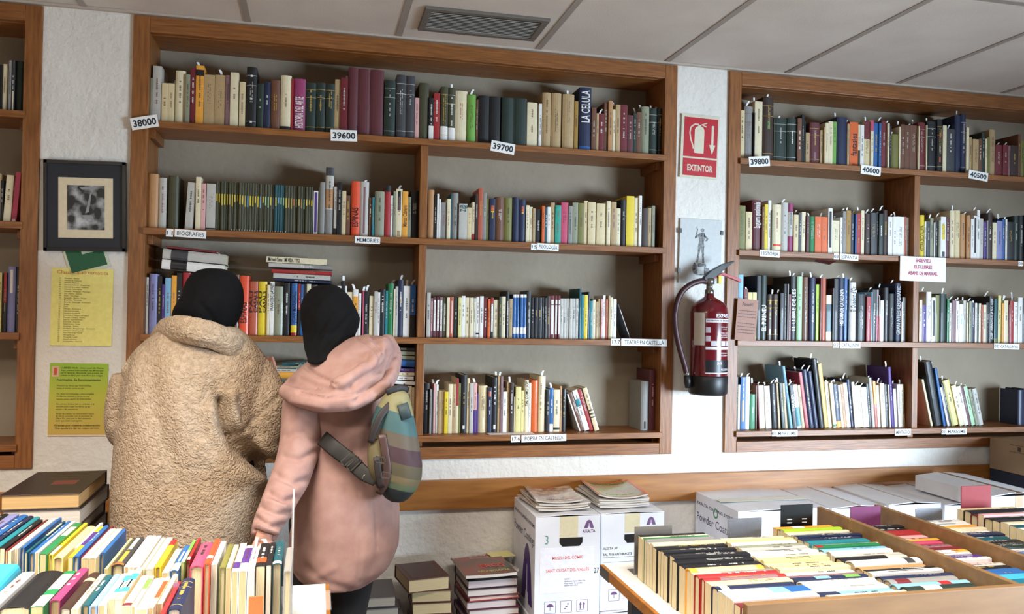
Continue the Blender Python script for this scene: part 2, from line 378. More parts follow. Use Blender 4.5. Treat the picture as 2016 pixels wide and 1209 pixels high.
cols = ['y', 'y', 'y', 'y', 'y', 'gd', 'y', 'y', 'gd', 'y', 'y', 'gd', 'lb', 'y', 'y', 'y', 'y', 'lb', 'y', 'mn', 'mn', 'y', 'lv', 'y', 'lb', 'mn', 'mn', 'y', 'gd', 'gd', 'o', 'mn', 'y', 'kr', 'mn', 'y', 'gd', 'y']
sp = ''
for i, q in enumerate(cols):
    a = random.uniform(.5, .62); sp += '%.1f:%.0f:%s:h,n,P%s/%.2f/%.2f%s;' % (840 + 27.5 * (i + 1), 256 + 1.7 * i, 'dt' if 23 <= i <= 26 else 'dl', q, a, .75 - .0005 * i, ',Plg/.02/.05' if 6 <= i < 28 else '')
nb = len(BK)
shelf_books('BS', TE, SHZ[1], 840, sp, .03, ph)
for (o, *_x) in BK[nb:]:
    o['label'] = 'thin dark olive hardback from a long matching series, yellow title strip, biographies shelf'; o['group'] = 'matching olive series on the biographies shelf'; o['category'] = 'book'
del BK[nb:]
shelf_books('B2', TF, SHZ[1], 103, '''157:400:w:Ppu/.06/.97,n;175:350:dl;238:295:gy:h,n;246;345:120:lg:h,bdg/.88/1,bkr/.4/.68,bgy/.0/.38;385:350:lg:bk/.0/.15;440:295:k;490:400:cb;540:455:br;552:455:c;655:285:or:h,LESPINÀS|k|.17|.52;
762:290:lg:h,n,Pmv/.06/.9,s;800:480:br;828:475:tl;835;948:405:gg:h;1022:335:r:h,n,bk/.88/1;1052:455:w;1085:405:gg;1160:375:c:s,Pk/.56/.95,Pt/.04/.15;1228:405:am:LMarcat Cabrero|br|.25|.7;1265:472:gg;1362:395:k:h''', .03, ph)
shelf_books('B3', TG, SHZ[1], 50, '''102:140:kr:h,n;123:180:k;139:172:w;155:215:w;203:243:gy;235:212:c;247:170:dt;297:165:gy:h;303;370:252:lg:LZ@|dt|.78|.97;408:283:cb;432:240:c:br/.0/.18;458:172:db;497:128:sa;525:165:gy:tw;548:205:ol;
597:210:nv:Psa/.78/.84,Po/.72/.78,Py/.68/.71;600;668:197:br:h,tw;738:205:ol:h;790:200:nv:h,n;845:220:nv:h,n,Psa/.78/.85,Po/.72/.78,Py/.68/.71;873:265:c;898:278:c;922:290:t;970:297:k;998:270:o;1018:280:dt;1045:278:w;1078:243:t;1082;1130:265:aq;
1187:242:p:tdr;1222:270:gy;1268:243:gg;1315:248:ol;1345:228:cb;1410:240:cb;1418;1488:250:cb;1500;1530:232:c;1535;1578:238:t;1610:290:c;1658:218:k:h;1722:190:y:n;1755:205:c;1783:187:w;1787;1835:290:db:n;1862:288:t;1890:268:gg''', .03, ph)
ph = 'third shelf of wide bookcase'
shelf_books('C1', TI, SHZ[2], 132, '''158:530:w:n;195:460:w;200;295:420:lv:h;300;352:450:k:tgd;385:545:pu;465:468:lb;527:440:am;590:410:k:tw;690:405:r:h;790:425:k:tw;900:450:c;1000:440:k:h;1090:450:bl;1180:430:w;1272:430:br:h;1278;1385:442:or:h,LESPINÀS|k|.2|.55;
1388;1500:510:sa:h,LPAU^CASALS|k|.42|.82;1605:512:y:h,LPAU^CASALS|k|.42|.82;1640:550:c;1690:515:w:LFRANCESC LAYRET|k|.46|.97;1795:570:gg:h''', .035, ph)
shelf_books('C2', TJ, SHZ[2], 339, '''425:400:k:h,tw;432;505:405:bl:h,LJOAN MARAGALL|nv|.25|.85,by/.06/.2,br/.0/.06;512;545:410:r:bk/.0/.5;575:415:bl;612:410:k;662:412:c;735:420:dg:h;800:430:w;880:425:br;960:440:w;1020:435:w;1057:372:k:s;1085:435:w;1155:505:c;1215:475:w:bam/.3/.85,s;1250:520:w;1265:490:bl;1283:490:p:s;1335:497:k:tw,s;
1345;1400:550:c;1443:498:lg;1470:508:w;1532:475:k:h,tw;1562:490:tl;1628:405:g:h,s;1648:470:c;1680:440:lg;1742:362:nv:h,Pt/.6/.7,s;1820:435:w:s;1888:420:bl:s,bk/.0/.42,tw''', .035, ph)
shelf_books('C3', TK, SHZ[2], 145, '''160:290:k;222:290:lg;258:380:mv:Plp/.16/.92;262;310:358:mr:Pw/.16/.92;318;365:358:mr:Pw/.16/.92;412:365:mv:Pw/.16/.92;418;475:370:dl:Pgg/.16/.85;525:370:c:n;588:362:sa:h,Plp/.1/.9;592;658:365:dn;715:370:ly:tk;773:345:w;840:370:c;900:372:c;945:380:lg:Pc/.15/.9;1000:365:w:bk/.08/.12;1063:350:w;
1125:375:dr:tw;1170:395:o;1175;1222:375:dn:br/.85/1,Pw/.15/.85;1300:410:c;1352:355:dl;1412:355:c;1418;1470:270:k:h,tw;1525:390:t;1580:322:bl:h,n,bw/.93/1,bw/.1/.25;1636:322:bl:h,n,bw/.93/1,bw/.1/.25;1692:322:bl:h,n,bw/.93/1,bw/.1/.25;1748:322:bl:h,n,bw/.93/1,bw/.1/.25;1815:262:dg:h;1818;1870:370:k:tw;1925:370:k:tgd;1990:370:k:tgd''', .035, ph)
shelf_books('C4', TL, SHZ[2], 126, '''155:330:k;190:335:k;235:310:db;300:305:dr:n,Pw/.1/.78,Pw/.8/.9;345:305:dr:n,Pw/.1/.78,Pw/.8/.9;380:305:dr:n,Pw/.1/.78,Pw/.8/.9;423:345:lg:tk;466:345:lg:tk;509:345:lg:tk;552:345:lg:tk;595:345:lg:tk;640:345:lg:tk;680:205:dt:h,n;718:290:tl;770:295:y:tk;800:250:nv:h,n;840:380:tl;882:362:c;918:390:t;952:350:t;985:355:lp;1020:300:w;1060:355:sa;1090:305:t;1125:330:c;1130;1178:355:w:tk;1320-1385:420:dg:h,lean21,Pw/.15/.85''', .035, ph)
ph = 'lowest shelf of wide bookcase'
shelf_books('D0', (480, 640, 4.65), SHZ[3], 120, '''180:560:c;240:545:t;300:560:c;360:550:k;420:555:w;480:560:br:h;540:550:c;600:560:bl;660:555:t;720:550:w;800:560:k;880:555:c;960:560:dg:h;1040:550:lp;1120:560:t;1200:550:w;1290:560:dr;1380:555:c;1440:560:t;1490:568:lp;1535:560:c;1566:570:cb''', .05, ph)
shelf_books('D1', TM, SHZ[3], 92, '''160:350:k:h;190:425:gy;212:440:k;238:355:lp:s;243;272:365:w:s;310:445:t;345:450:t;397:455:y;448:360:c;495:360:t;525:290:c:br/.5/1,n;552:350:ol;556;632:245:k:h,tgd,Pw/.07/.13;663:285:cb;712:350:lg;757:345:lp:bpu/.0/.46,s;775:480:pu;778;887:380:cb:Pc/.07/.32,h;
942:405:nv:tw,Psa/.8/.92;945;1015:275:k:h,Pw/.06/.14;1048:260:t:s;1082:265:mv:s;1132:455:w:s;1165:335:t;1215:345:db:s;1220;1237:520:c;1310:395:ly;1350:440:ly;1352;1405:310:c:h,LTAL COMO SOY|k|.5|.98;1435:345:w;1522:315:o:h,n;1528;1590:260:cb:h''', .055, ph)
shelf_books('D2', TN, SHZ[3], 55, '''153:262:c:h,s;158;205:430:k;250:410:bl:bw/.0/.18,s;255;332:430:c:bk/.05/.1;357:385:kr;412:425:k:h;520;598:480:w:lean20;645:470:br:lean20;710:440:w:lean19,btl/.6/.78;766:430:r:lean19;832:410:cb:lean18,bk/.3/.33,bk/.38/.41,bk/.46/.49''', .055, ph)
shelf_books('D3', TN, SHZ[3], 1352, '''1450:325:gy:h,n,Pdb/.03/.18;1455;1585:180:mr:h,tlp;1590;1612:200:dr:n''', .05, ph)
ph = 'top shelf of bookcase past the extinguisher'
Z3 = [2.192, 1.7706, 1.3558, .9394]
shelf_books('E1', TO, Z3[0], 168, '''228:300:cb:s;335:250:gy:v,s;355:330:k;450:190:c:s;465;595:135:db:v,s,Pg/.5/.62,tgd;600;760:400:dn:v,s;765;885:400:dn:v;945:400:br:s;975:355:k;990:440:dn;1045:580:t;1175:455:mr:v,Pmv/.62/.82,Pmv/.1/.3;1210:550:t;1240:510:t;1280:460:c;1335:440:c;1380:445:ln;1385;1515:385:nv:v,s,n;
1545:470:t;1650:450:o:s,Lfantasies|k|.25|.75;1675:480:c:bdn/.0/.4,s;1725:485:w:s;1800:440:cb:bdr/.62/1,s;1845:425:c:bp/.78/1,s;1905:460:bl''', .03, ph)
shelf_books('E2', TP, Z3[0], 70, '''100:350:bl:tw;170:325:dr:s;210:355:c:s;235:390:k;335:500:ol:h,s;355:400:c;415:370:br:s;480:385:br;575:385:br:s;590:390:c;690:345:dr:v,s;710:380:c;835:330:k:v,s;915:300:k:v,Psa/.65/.75,Psa/.2/.3,Pgy/.4/.5;965:385:c:n;1070:430:dg:s;1160:250:nv:h,n;1220:235:nv:v,s;1262:410:c:n;1300:540:t;1390:565:t;1430:560:br;1470:480:dn;1500:560:c;1535:540:ol;1610:440:t:h;1700:640:dr;1780:640:dr:s;1810:650:mv:s;1910:650:db;1945:500:br;1988:590:ol;2040:600:dn:v;2100:580:br''', .03, ph)
ph = 'second shelf of bookcase past the extinguisher'
shelf_books('F1', TQ, Z3[1], 163, '''252:235:ol;258;340:318:cb:s;345;465:160:mr:h,LLa guerra apassionada|w|.45|.95;505:250:br;550:218:y;592:165:w;612:300:gg;615;730:220:c:h,tr,bor/.12/.16;820:195:lg:h,s;888:205:lg:h,bmg/.82/1,bmg/.0/.33;893;955:355:cb:s;995:330:dg:s;1050:320:c;1100:375:mr;1172:378:g:h,s;1260:380:o:tw;1340:385:o:s;1348;1405:270:w:n,Pk/.14/.93;
1500:435:c:s;1538:390:w;1585:310:gy:s;1650:300:oc:s;1692:345:nv;1725:350:bl;1780:340:r:s;1825:300:c:s;1830;1915:340:db:h,s;1985:330:dg:s;2012:320:k''', .03, ph)
shelf_books('F2', TR, Z3[1], 68, '''75:265:kr:s;130:280:dn;190:230:db:h,s;193;255:320:w;310:318:w:s;410:320:w:s;440:320:sa;497:330:w:s;502-520:330:t;618-683:297:y:h,LHISTORIA DE CATALUNYA|k|.15|.75;705:385:w;758:380:dg;800:340:gg:s;825:395:w:s;862:380:k;900:370:gg;972:320:w:Py/.45/.82,Pdg/.04/.16,s;1015:340:mr;1018;1085:235:c:h;1165:235:cb:h,s;1235:280:kr:h,s;1300:300:kr:h,s;
1340:350:w;1385:305:w:n,Pk/.15/.95;1425:230:w:s;1470:345:lg:s;1515:390:pu;1535:370:gy;1590:270:db:s;1650:400:c;1725:375:lv;1755:350:bl:s;1790:350:w:s;1880:390:k:s;1950:310:dn:h;2016:305:k:h;2090:300:k''', .03, ph)
ph = 'third shelf of bookcase past the extinguisher'
shelf_books('G1', TS, Z3[2], 155, '''222:140:lb:n;225;283:330:dr;340:375:ly:s;400:375:ly;403;455:155:k:n;458;540:150:dn:h,LEL PIRINEU|w|.14|.54;610:400:db:v,Pw/.12/.24,Pgd/.78/.88,s;690:400:db:v,Pw/.12/.24,Pgd/.78/.88,s;712;760:385:k:s;800:265:dg:h;822:265:gy;855:400:dr;925:165:dg:h,s,LEL LLIBRE DE LES|w|.15|.8;930;1007:165:mn:h,s;1092:175:br:h,s;1185:180:nv:h,s;1230:270:li:tdg;1255:190:dr:n;1320:185:sa:h,s,n;
1395:410:c:bdt/.2/.8;1425:320:dg;1480:195:k:n;1560:185:nv:h,s,LHISTORIA DE CATALUNYA|w|.25|.82;1605:185:bl:s,tw;1635:200:dg;1640;1718:245:w:h,s,LEl Quadern d\\'Or|dg|.5|.93;1725;1850:400:k:h,s;1915:430:r:s;1930:370:lb:s;1985:340:k;2012:340:p:bgy/.5/1'''.replace("\\'", "'"), .035, ph)
shelf_books('G2', TT, Z3[2], 68, '''85:360:r:bgy/.55/1,s;90;135:420:w:s,ttl;140;205:250:k:h,s;285:330:k:h,s;370:190:nv:h,LGRAN ATLES GEOGRAFIC|lg|.12|.95,s;385:440:w;430:380:gy;612-650:415:c;705:480:pu;778:305:w:h,s;830:380:w:Pk/.14/.93,n;880:350:ol;985:330:dn:h,s,n;1015:400:g:s;1045:455:w;1105:420:mv:s,n;1145:430:w;1200:470:w:s,tlb;1240:420:lg:s;1272:450:c;1315:430:gg:s;1350:450:nv;1385:455:w:s;1410:460:k;1440:460:c:s;
1470:480:sa;1510:480:c;1550:450:k;1555;1605:365:k:LJOSEP TARRADELLAS JA SOC AQUI|w|.08|.95,s;1660:400:dt:bol/.0/.1,n;1668;1710:355:ly;1715;1750:460:am:n;1805:420:c:s;1830:480:dr;1880:430:r:s;1930:440:w:s;1998:380:w:s;2060:400:k;2120:390:c''', .035, ph)
ph = 'lowest shelf of bookcase past the extinguisher'
shelf_books('H1', TU, Z3[3], 105, '''125:300:k:s;152:390:c;158;212:305:bl:s,Pt/.15/.55;262:300:w:h,s;268;326:500:g:s;330:400:br:s;368:380:dr:lean3,s;372;440:400:c:lean3,s;445;513:405:w:lean4,s;518;590:380:k:h,lean4,s;615:375:t:lean4,s;668:370:dn:lean5,s;695:375:t:lean5,s;700;755:180:lb:h,lean9,s;760;805:400:k:lean7,LTAULER|w|.4|.8,s;855:390:w:btl/.05/.48,lean8,s;892:395:t:lean8,s;938:250:r:lean9,s,n;
945;1000:220:nv:h,lean9,s;1050:240:nv:h,lean9,s,n;1060;1115:100:k:h,lean8,s,n;1160:150:gd:lean8,s,n;1203:355:c:lean7,s;1253:375:c:lean7,s,bg/.03/.08;1308:385:nv:lean7,s,bam/.0/.15;1335:395:c:lean7;1370:385:kr:lean7,s;1412:370:w:lean7,s;1452:330:nv:h,lean7,s;1490:360:w:lean6;1555:400:c:lean6,s;1622:420:w:lean6,s;1650:380:k:lean6,tw,s;1690:310:lg:h,lean6;1722:350:sa:lean5,bam/.5/1,s''', .045, ph, 0, True)
shelf_books('H2', TV, Z3[3], 5, '''45:400:am:bsa/.0/.5,lean4,s,n;83:400:w:lean4,s;142:375:c:lean4,s;175:385:k:lean4,s;192:390:w:lean4;198;240:190:pu:h,lean5,s;275:435:w:lean4;325:385:w:lean4,s;360:385:c:lean4,s;425:390:ol:lean2,s;429-459:480:r:n,s;650-675:330:c:h,lean14,n;700;785:130:k:h,lean12,n,s;820:205:bl:h,lean11,n,s;862:420:w:lean14;885:380:k:lean14,tw;890;972:340:ly:h,lean15,s;1030:400:c:lean15;1078:410:w:lean15,s;1110:420:mr:lean15;1153:410:mn:lean15,s;1195:440:gg:h,lean15,s;1252:435:lg:h,lean14,s,tdg;1640-1700:450:nv:h,n;1705;1780:440:nv:h''', .045, ph, 0, True)
ph = 'bookcase at the photo edge'
TW, TX = (0, 80, 3.02), (0, 480, 2.635)
shelf_books('I1', TW, 2.187, -60, '''-30:150:br;-5:140:dn:h;12:145:k;43:140:c:h;50;66:118:gy;88:115:dg:h,Pc/.0/.4;90;135:120:dn:h,n;152:150:k''', .03, ph + ', top shelf')
shelf_books('I2', TW, 1.769, -60, '''-30:800:c;0:790:t;20:830:k;65:800:c:lean-3;100:782:p:lean-4,Pw/.01/.07,n''', .03, ph + ', second shelf')
shelf_books('I3', TX, 1.352, -40, '''-10:150:bl;8:150:ly;18;33:150:k:br/.5/1;78:118:lv:h,Pw/.6/.95,n;84;104:120:k''', .035, ph + ', third shelf')

# books lying flat on the upright ones
def flat_books(sid, tr, y, items, phrase, tilt=0):
    for k, (x0, y0, x1, y1, th, col, kind, fl) in enumerate(items):
        ox, oy, sc = tr
        A = PY(ox + x0 / sc, oy + (y0 + th) / sc, y); B = PY(ox + x1 / sc, oy + (y1 + th) / sc, y)
        t_ = th / sc / 480; L = (B - A).length; ang = math.atan2(B.z - A.z, B.x - A.x)
        o = book(NM[kind], t_ - .002, L, min(.15, NB - y - .004), col, (A.x, A.y, A.z + t_ / 2), (0, PI / 2 - ang, 0), fl, '#dccfae', (sid, phrase, k))
flat_books('S1', TI, .028, [(350, 245, 1095, 318, 112, 'w', 'h', ['bk/.14/.4', 'n']), (362, 118, 1108, 190, 118, 'lg', 'h', ['bdg/.13/.4', 'n']), (400, 80, 1010, 145, 30, 'dr', 'h', ['n'])], 'lying flat on row behind the beige coat')
flat_books('S2', TJ, .028, [(240, 340, 905, 378, 34, 'nv', 'h', ['tw']), (225, 280, 893, 312, 62, 'lg', '', ['tdg']), (205, 232, 910, 266, 48, 'r', 'h', ['LNUESTRO AÑO DE LA FERIA|sa|.3|.72']), (170, 158, 918, 194, 52, 'lg', 'h', ['bgy/.55/1', 'LRecuerdos|w|.5|.7']), (145, 83, 850, 120, 72, 'c', '', ['LMichael Caine   MI VIDA Y YO|dg|.03|.55'])], 'flat stack above head of woman in pink')
T480 = (480, 640, 4.65)
flat_books('S3', T480, .045, [(1330, 500, 1566, 517, 36, 'w', '', ['n']), (1330, 462, 1555, 470, 38, 'w', '', []), (1330, 430, 1562, 432, 34, 'c', '', []), (1330, 385, 1562, 397, 36, 'pu', '', []), (1330, 308, 1565, 320, 68, 'bl', 'h', ['n']), (1320, 272, 1566, 284, 36, 'gg', '', ['n']), (1320, 235, 1566, 243, 36, 'gg', '', ['n']), (1320, 200, 1566, 208, 30, 'dg', '', [])], 'flat stack beside divider, behind the pink hood')
flat_books('S4', T480, .045, [(200, 425, 520, 432, 60, 'w', 'h', ['bam/.35/.95', 'n']), (160, 395, 480, 402, 32, 'lg', '', []), (180, 368, 500, 372, 26, 'gg', '', []), (350, 345, 640, 330, 28, 'dt', '', [])], 'flat stack between the two women')

# ---------------------------------------------------------------- shelf tickets and notices
def plate(px, py, wpx, hpx, text, y=-.0135, rotd=0, bold=.02, label='', serif=False, name='shelf_label', num=None, group=None):
    P = PY(px, py, y); W = abs(PY(px + wpx / 2, py, y).x - PY(px - wpx / 2, py, y).x); H = abs(PY(px, py - hpx / 2, y).z - PY(px, py + hpx / 2, y).z)
    t = thing(name, P, label, 'label', group, (0, math.radians(-rotd), 0))
    MB().box(-W / 2, W / 2, -.0006, .0006, -H / 2, H / 2).build('card', PAPERW, t)
    mb = MB()
    lettering(mb, text, H * .78, (0, -.0009, -H * .27), (1, 0, 0), (0, 0, 1), bold, 1, 'CENTER', W * .86)
    mb.build('lettering', mat('#20242e', .6), t)
SB, ST = SHZ, Z3
def pl_num(px, py, w_, h_, tx, rot, where): plate(px, py, w_, h_, tx, -.0145, rot, .03, 'white number ticket on %s' % where, name='number_ticket')
pl_num(284.5, 241, 54, 24, '38000', 13, 'top shelf edge, tilted, next to pillar with framed print')
pl_num(677, 267, 52, 22, '39600', 2, 'front edge of top shelf, under the three tall maroon volumes')
pl_num(990, 290.5, 47, 21, '39700', -7, 'top shelf of wide bookcase, tilted, under black volumes')
pl_num(1495, 318, 41, 20, '39800', 6, 'top shelf past the extinguisher, tilted, under the mottled volume')
pl_num(1714.5, 335.5, 39, 18, '40000', -4, 'top shelf past the extinguisher, under bright blue book')
pl_num(1926, 346, 38, 17, '40500', -6, 'top shelf past the extinguisher, under tan books near the frame edge')
def pl(px, py, w_, h_, tx, where, rot=-2): plate(px, py, w_, h_, tx, -.0135, rot, .005, 'small white shelf label reading %s, %s' % (tx, where))
pl(334, 458.5, 14, 15, '11', 'beside biographies label'); pl(375, 460.5, 62, 15, 'BIOGRAFIES', 'second shelf of wide bookcase')
pl(723.5, 473, 50, 13.5, 'MEMÒRIES', 'second shelf of wide bookcase', -1)
pl(1051, 486, 11, 12, '15', 'beside philology label'); pl(1079, 486.5, 42, 13, 'FILOLOGÍA', 'second shelf of wide bookcase')
pl(1212, 673.5, 18, 13.5, '17.7', 'beside theatre label', 0); pl(1268.5, 674.5, 90, 14, 'TEATRE EN CASTELLÀ', 'third shelf of wide bookcase', -.5)
pl(1015, 864, 18, 13.5, '17.6', 'beside poetry label', 1); pl(1071, 862.5, 88, 14, 'POESIA EN CASTELLÀ', 'lowest shelf of wide bookcase', 1)
pl(1515.5, 499.5, 39, 13, 'HISTÒRIA', 'second shelf past the extinguisher'); pl(1646.5, 505, 10, 12, '03', 'beside Espanya label'); pl(1672, 506.5, 36, 12, 'ESPANYA', 'second shelf past the extinguisher')
pl(2009, 519, 9, 10, '03', 'second shelf at far end')
pl(1645.5, 679, 11, 12, '02', 'beside Catalunya label', 0); pl(1674, 679.5, 40, 12.5, 'CATALUNYA', 'third shelf past the extinguisher', 0)
pl(1961.5, 681.5, 9, 11, '02', 'third shelf near the sheet edge, small', -1); pl(1987, 682.5, 40, 11, 'CATALUNYA', 'third shelf, further from the extinguisher', -1)
pl(1524.5, 853, 9.5, 12, '01', 'lowest shelf beside first Maresme label', 0); pl(1549.5, 853, 41, 12.5, 'MARESME', 'lowest shelf under green book', 0)
pl(1777.5, 851, 31, 12.5, 'MATARÓ', 'lowest shelf next to divider', 0); pl(1857.5, 850, 8, 10, '01', 'lowest shelf beside second Maresme label', 0); pl(1883, 849.5, 40, 11.5, 'MARESME', 'lowest shelf beyond the divider', 0)
def panel_at(name, quad, y, th, m, label, cat, **kw):
    """flat rectangular thing on the wall from its pixel corners tl,tr,br,bl; returns (empty, W, H)"""
    P = [PY(px, py, y) for px, py in quad]; C_ = sum(P, Vector()) / 4; W = ((P[1] - P[0]).length + (P[2] - P[3]).length) / 2; H = ((P[0] - P[3]).length + (P[1] - P[2]).length) / 2
    rot = math.atan2(P[0].x - P[3].x + P[1].x - P[2].x, P[0].z - P[3].z + P[1].z - P[2].z)
    t = thing(name, C_, label, cat, kw.get('group'), (0, rot, 0))
    if th: MB().box(-W / 2, W / 2, 0, th, -H / 2, H / 2).build(kw.get('part', 'sheet'), m, t, bevel=kw.get('bev', 0))
    return t, W, H
# notice ENSENYEU
t, W, H = panel_at('paper_notice', [(1773, 504), (1862, 508), (1862, 556), (1771, 552)], -.02, .001, mat('#eef0fb', .6), 'white notice with red capitals asking to show the books, hanging over divider', 'notice')
mb = MB()
for i, s in enumerate(['ENSENYEU', 'ELS LLIBRES', 'ABANS DE MARXAR.']):
    lettering(mb, s, .024, (0, -.0006, H / 2 - .026 - i * .031), (1, 0, 0), (0, 0, 1), .035, 1, 'CENTER', [.085, .1, .168][i])
mb.build('lettering', mat('#b0304c', .6), t)
# Atencio note
t, W, H = panel_at('paper_notice', [(1450, 588), (1496, 591), (1484, 675), (1449, 667)], -.016, .001, mat('#a88070', .7), 'brownish note headed Atenció taped to bookcase frame behind the extinguisher', 'notice')
mb = MB(); lettering(mb, 'Atenció!', .022, (0, -.0006, H / 2 - .03), (1, 0, 0), (0, 0, 1), .01, 1, 'CENTER', .055)
for i in range(8):
    if i in (3,): continue
    zz = H / 2 - .055 - i * .0145; x = -W / 2 + .008
    while x < W / 2 - .012:
        l = random.uniform(.004, .010); mb.add([(x, -.0006, zz), (x + l, -.0006, zz), (x + l, -.0006, zz + .003), (x, -.0006, zz + .003)], [(0, 1, 2, 3)]); x += l + .002
mb.build('lettering', mat('#4a2f33', .6), t)
# paper lying on lowest shelf
P0 = PY(1000, 857, .02); t = MB().box(-.10, .10, -.025, .025, 0, .0008).build('paper_sheet', PAPERW, None, loc=(PZ(1010, 856, .942).x, .02, .9415)); tag(t, 'loose white paper sheet lying in front of the poetry books', 'paper')
# dark red folder under the shelf above
P0 = PY(1622, 518, .06)
t = MB().add([(-.045, 0, 0), (.035, -.04, -.005), (.05, .04, -.018), (-.02, .06, -.004), (-.045, 0, .002), (.035, -.04, -.003), (.05, .04, -.016), (-.02, .06, -.002)], CUBEF).build('hanging_card', BM['dr'], loc=(P0.x, .05, 1.7706 - .029)); tag(t, 'dark red card hanging from underside of second shelf past the extinguisher', 'card')

# ---------------------------------------------------------------- framed print
t, W, H = panel_at('framed_print', [(85, 313), (247, 320), (247, 497), (85, 492)], -.012, 0, None, 'black framed black and white rocky print on the white wall', 'picture')
fr = MB()
for a in ((-W / 2, W / 2, H / 2 - .012, H / 2), (-W / 2, W / 2, -H / 2, -H / 2 + .012), (-W / 2, -W / 2 + .012, -H / 2, H / 2), (W / 2 - .012, W / 2, -H / 2, H / 2)): fr.box(a[0], a[1], 0, .024, a[2], a[3])
fr.build('frame', mat('#0e0e10', .3), t)
MB().box(-W / 2 + .01, W / 2 - .01, .006, .02, -H / 2 + .01, H / 2 - .01).build('mount', mat('#24262c', .7), t)
MB().box(-.093, .098, .004, .007, -.122, .108).build('inner_mount', mat('#d9c9a8', .8), t)
pm = bpy.data.materials.new('print_art'); pm.use_nodes = True; nt = pm.node_tree; b = nt.nodes['Principled BSDF']; b.inputs['Roughness'].default_value = .4
tc = nt.nodes.new('ShaderNodeTexCoord'); no = nt.nodes.new('ShaderNodeTexVoronoi'); no.inputs['Scale'].default_value = 32; no.feature = 'SMOOTH_F1'; cr = nt.nodes.new('ShaderNodeValToRGB')
n2 = nt.nodes.new('ShaderNodeTexNoise'); n2.inputs['Scale'].default_value = 28; n2.inputs['Detail'].default_value = 5; mxx = nt.nodes.new('ShaderNodeMath'); mxx.operation = 'MULTIPLY'
nt.links.new(tc.outputs['Object'], no.inputs['Vector']); nt.links.new(tc.outputs['Object'], n2.inputs['Vector']); nt.links.new(no.outputs['Distance'], mxx.inputs[0]); nt.links.new(n2.outputs['Fac'], mxx.inputs[1])
nt.links.new(mxx.outputs[0], cr.inputs[0]); cr.color_ramp.elements[0].color = (.01, .01, .01, 1); cr.color_ramp.elements[1].color = (.5, .5, .5, 1); cr.color_ramp.elements[0].position = .17; cr.color_ramp.elements[1].position = .42
nt.links.new(cr.outputs[0], b.inputs['Base Color'])
art = MB().box(-.062, .069, .003, .0045, -.091, .079).build('artwork', pm, t)
mb = MB(); mb.add([(.018, .0027, .05), (.024, .0027, .052), (.014, .0027, -.022), (.001, .0027, -.028)], [(0, 1, 2, 3)]); mb.add([(-.02, .0027, .072), (.045, .0027, .074), (.03, .0027, .064), (-.01, .0027, .062)], [(0, 1, 2, 3)])
mb.add([(-.012, .0027, -.035), (.022, .0027, -.034), (.03, .0027, -.045), (.0, .0027, -.05)], [(0, 1, 2, 3)]); mb.build('light_beam', mat('#8f8f8f', .5), t)
# green sign behind
t, W, H = panel_at('wall_sign', [(118, 468), (196, 460), (222, 530), (136, 540)], .008, .002, mat('#cfd6bd', .6), 'green and white evacuation sign half hidden behind the framed print', 'sign', part='backing')
MB().box(-W / 2 + .008, W / 2 - .01, -.001, .0004, -H / 2 + .012, H / 2 - .01).build('green_field', mat('#0f5a38', .5), t)
MB().box(-.012, .04, -.002, -.0006, .0, .03).build('pictogram', mat('#c8d3b4', .5), t)
# yellow list
t, W, H = panel_at('paper_notice', [(103, 525), (223, 532), (220, 682), (97, 680)], .008, .001, mat('#f1e98a', .6), 'yellow sheet listing book subjects under the framed print', 'notice')
mb = MB(); lettering(mb, 'Classificació temàtica', .018, (.0, -.0006, H / 2 - .022), (1, 0, 0), (0, 0, 1), .004, 1, 'CENTER', W * .83); mb.build('heading', mat('#c8683a', .6), t)
L = ['Maresme - Mataró', 'Història de Catalunya', "Història d'Espanya", 'Història Universal - Arqueologia', 'Ciències de la salut - Medicina', 'Ciències - Informàtica', 'Educació - Pedagogia - Psicologia', 'Art - Música - Cinema', 'Física - Tecnologia', 'Geografia - Natura - Viatges', 'Biografies - Memòries', 'Filosofia - Sociologia - Pensament', 'Religió', 'Dret', 'Filologia - Diccionaris', 'Literatura en català', 'Literatura en castellà', 'Literatura en llengua estrangera', 'Manuals - Clàssics - Música', 'Esports - Entreteniment', 'Economia - Empresa', 'Gastronomia - Cuina', 'Sociologia - Política', 'Ocultisme - Parapsicologia - Esoterisme', 'Literatura infantil i juvenil', 'Pere Vidal Josep Pascual', 'Monogràfic Sur', 'Monogràfic Català', 'Novel·la històrica', 'Enciclopèdies - Consulta']
mb = MB()
for i, s in enumerate(L):
    zz = H / 2 - .042 - i * .0083; lettering(mb, '%02d' % (i + 1), .0075, (-W / 2 + .03, -.0006, zz), (1, 0, 0), (0, 0, 1), .0, .9, 'CENTER'); lettering(mb, s, .0075, (-W / 2 + .045, -.0006, zz), (1, 0, 0), (0, 0, 1), .0, .92, 'LEFT')
mb.build('lettering', mat('#5b5a3c', .6), t)
# green rules sheet (printed colour wash from green to ochre)
t, W, H = panel_at('paper_notice', [(99, 715), (213, 716), (209, 860), (93, 858)], .008, 0, None, 'green and ochre sheet of shop rules with small book logo, below yellow list', 'notice')
gm = bpy.data.materials.new('printed_green_wash'); gm.use_nodes = True; nt = gm.node_tree; b = nt.nodes['Principled BSDF']; b.inputs['Roughness'].default_value = .6
tc = nt.nodes.new('ShaderNodeTexCoord'); sp_ = nt.nodes.new('ShaderNodeSeparateXYZ'); cr = nt.nodes.new('ShaderNodeValToRGB'); nt.links.new(tc.outputs['Generated'], sp_.inputs[0]); nt.links.new(sp_.outputs[2], cr.inputs[0])
cr.color_ramp.elements[0].color = hx('#c8a650'); cr.color_ramp.elements[1].color = hx('#93bb2f'); e = cr.color_ramp.elements.new(.5); e.color = hx('#bdbb45'); nt.links.new(cr.outputs[0], b.inputs['Base Color'])
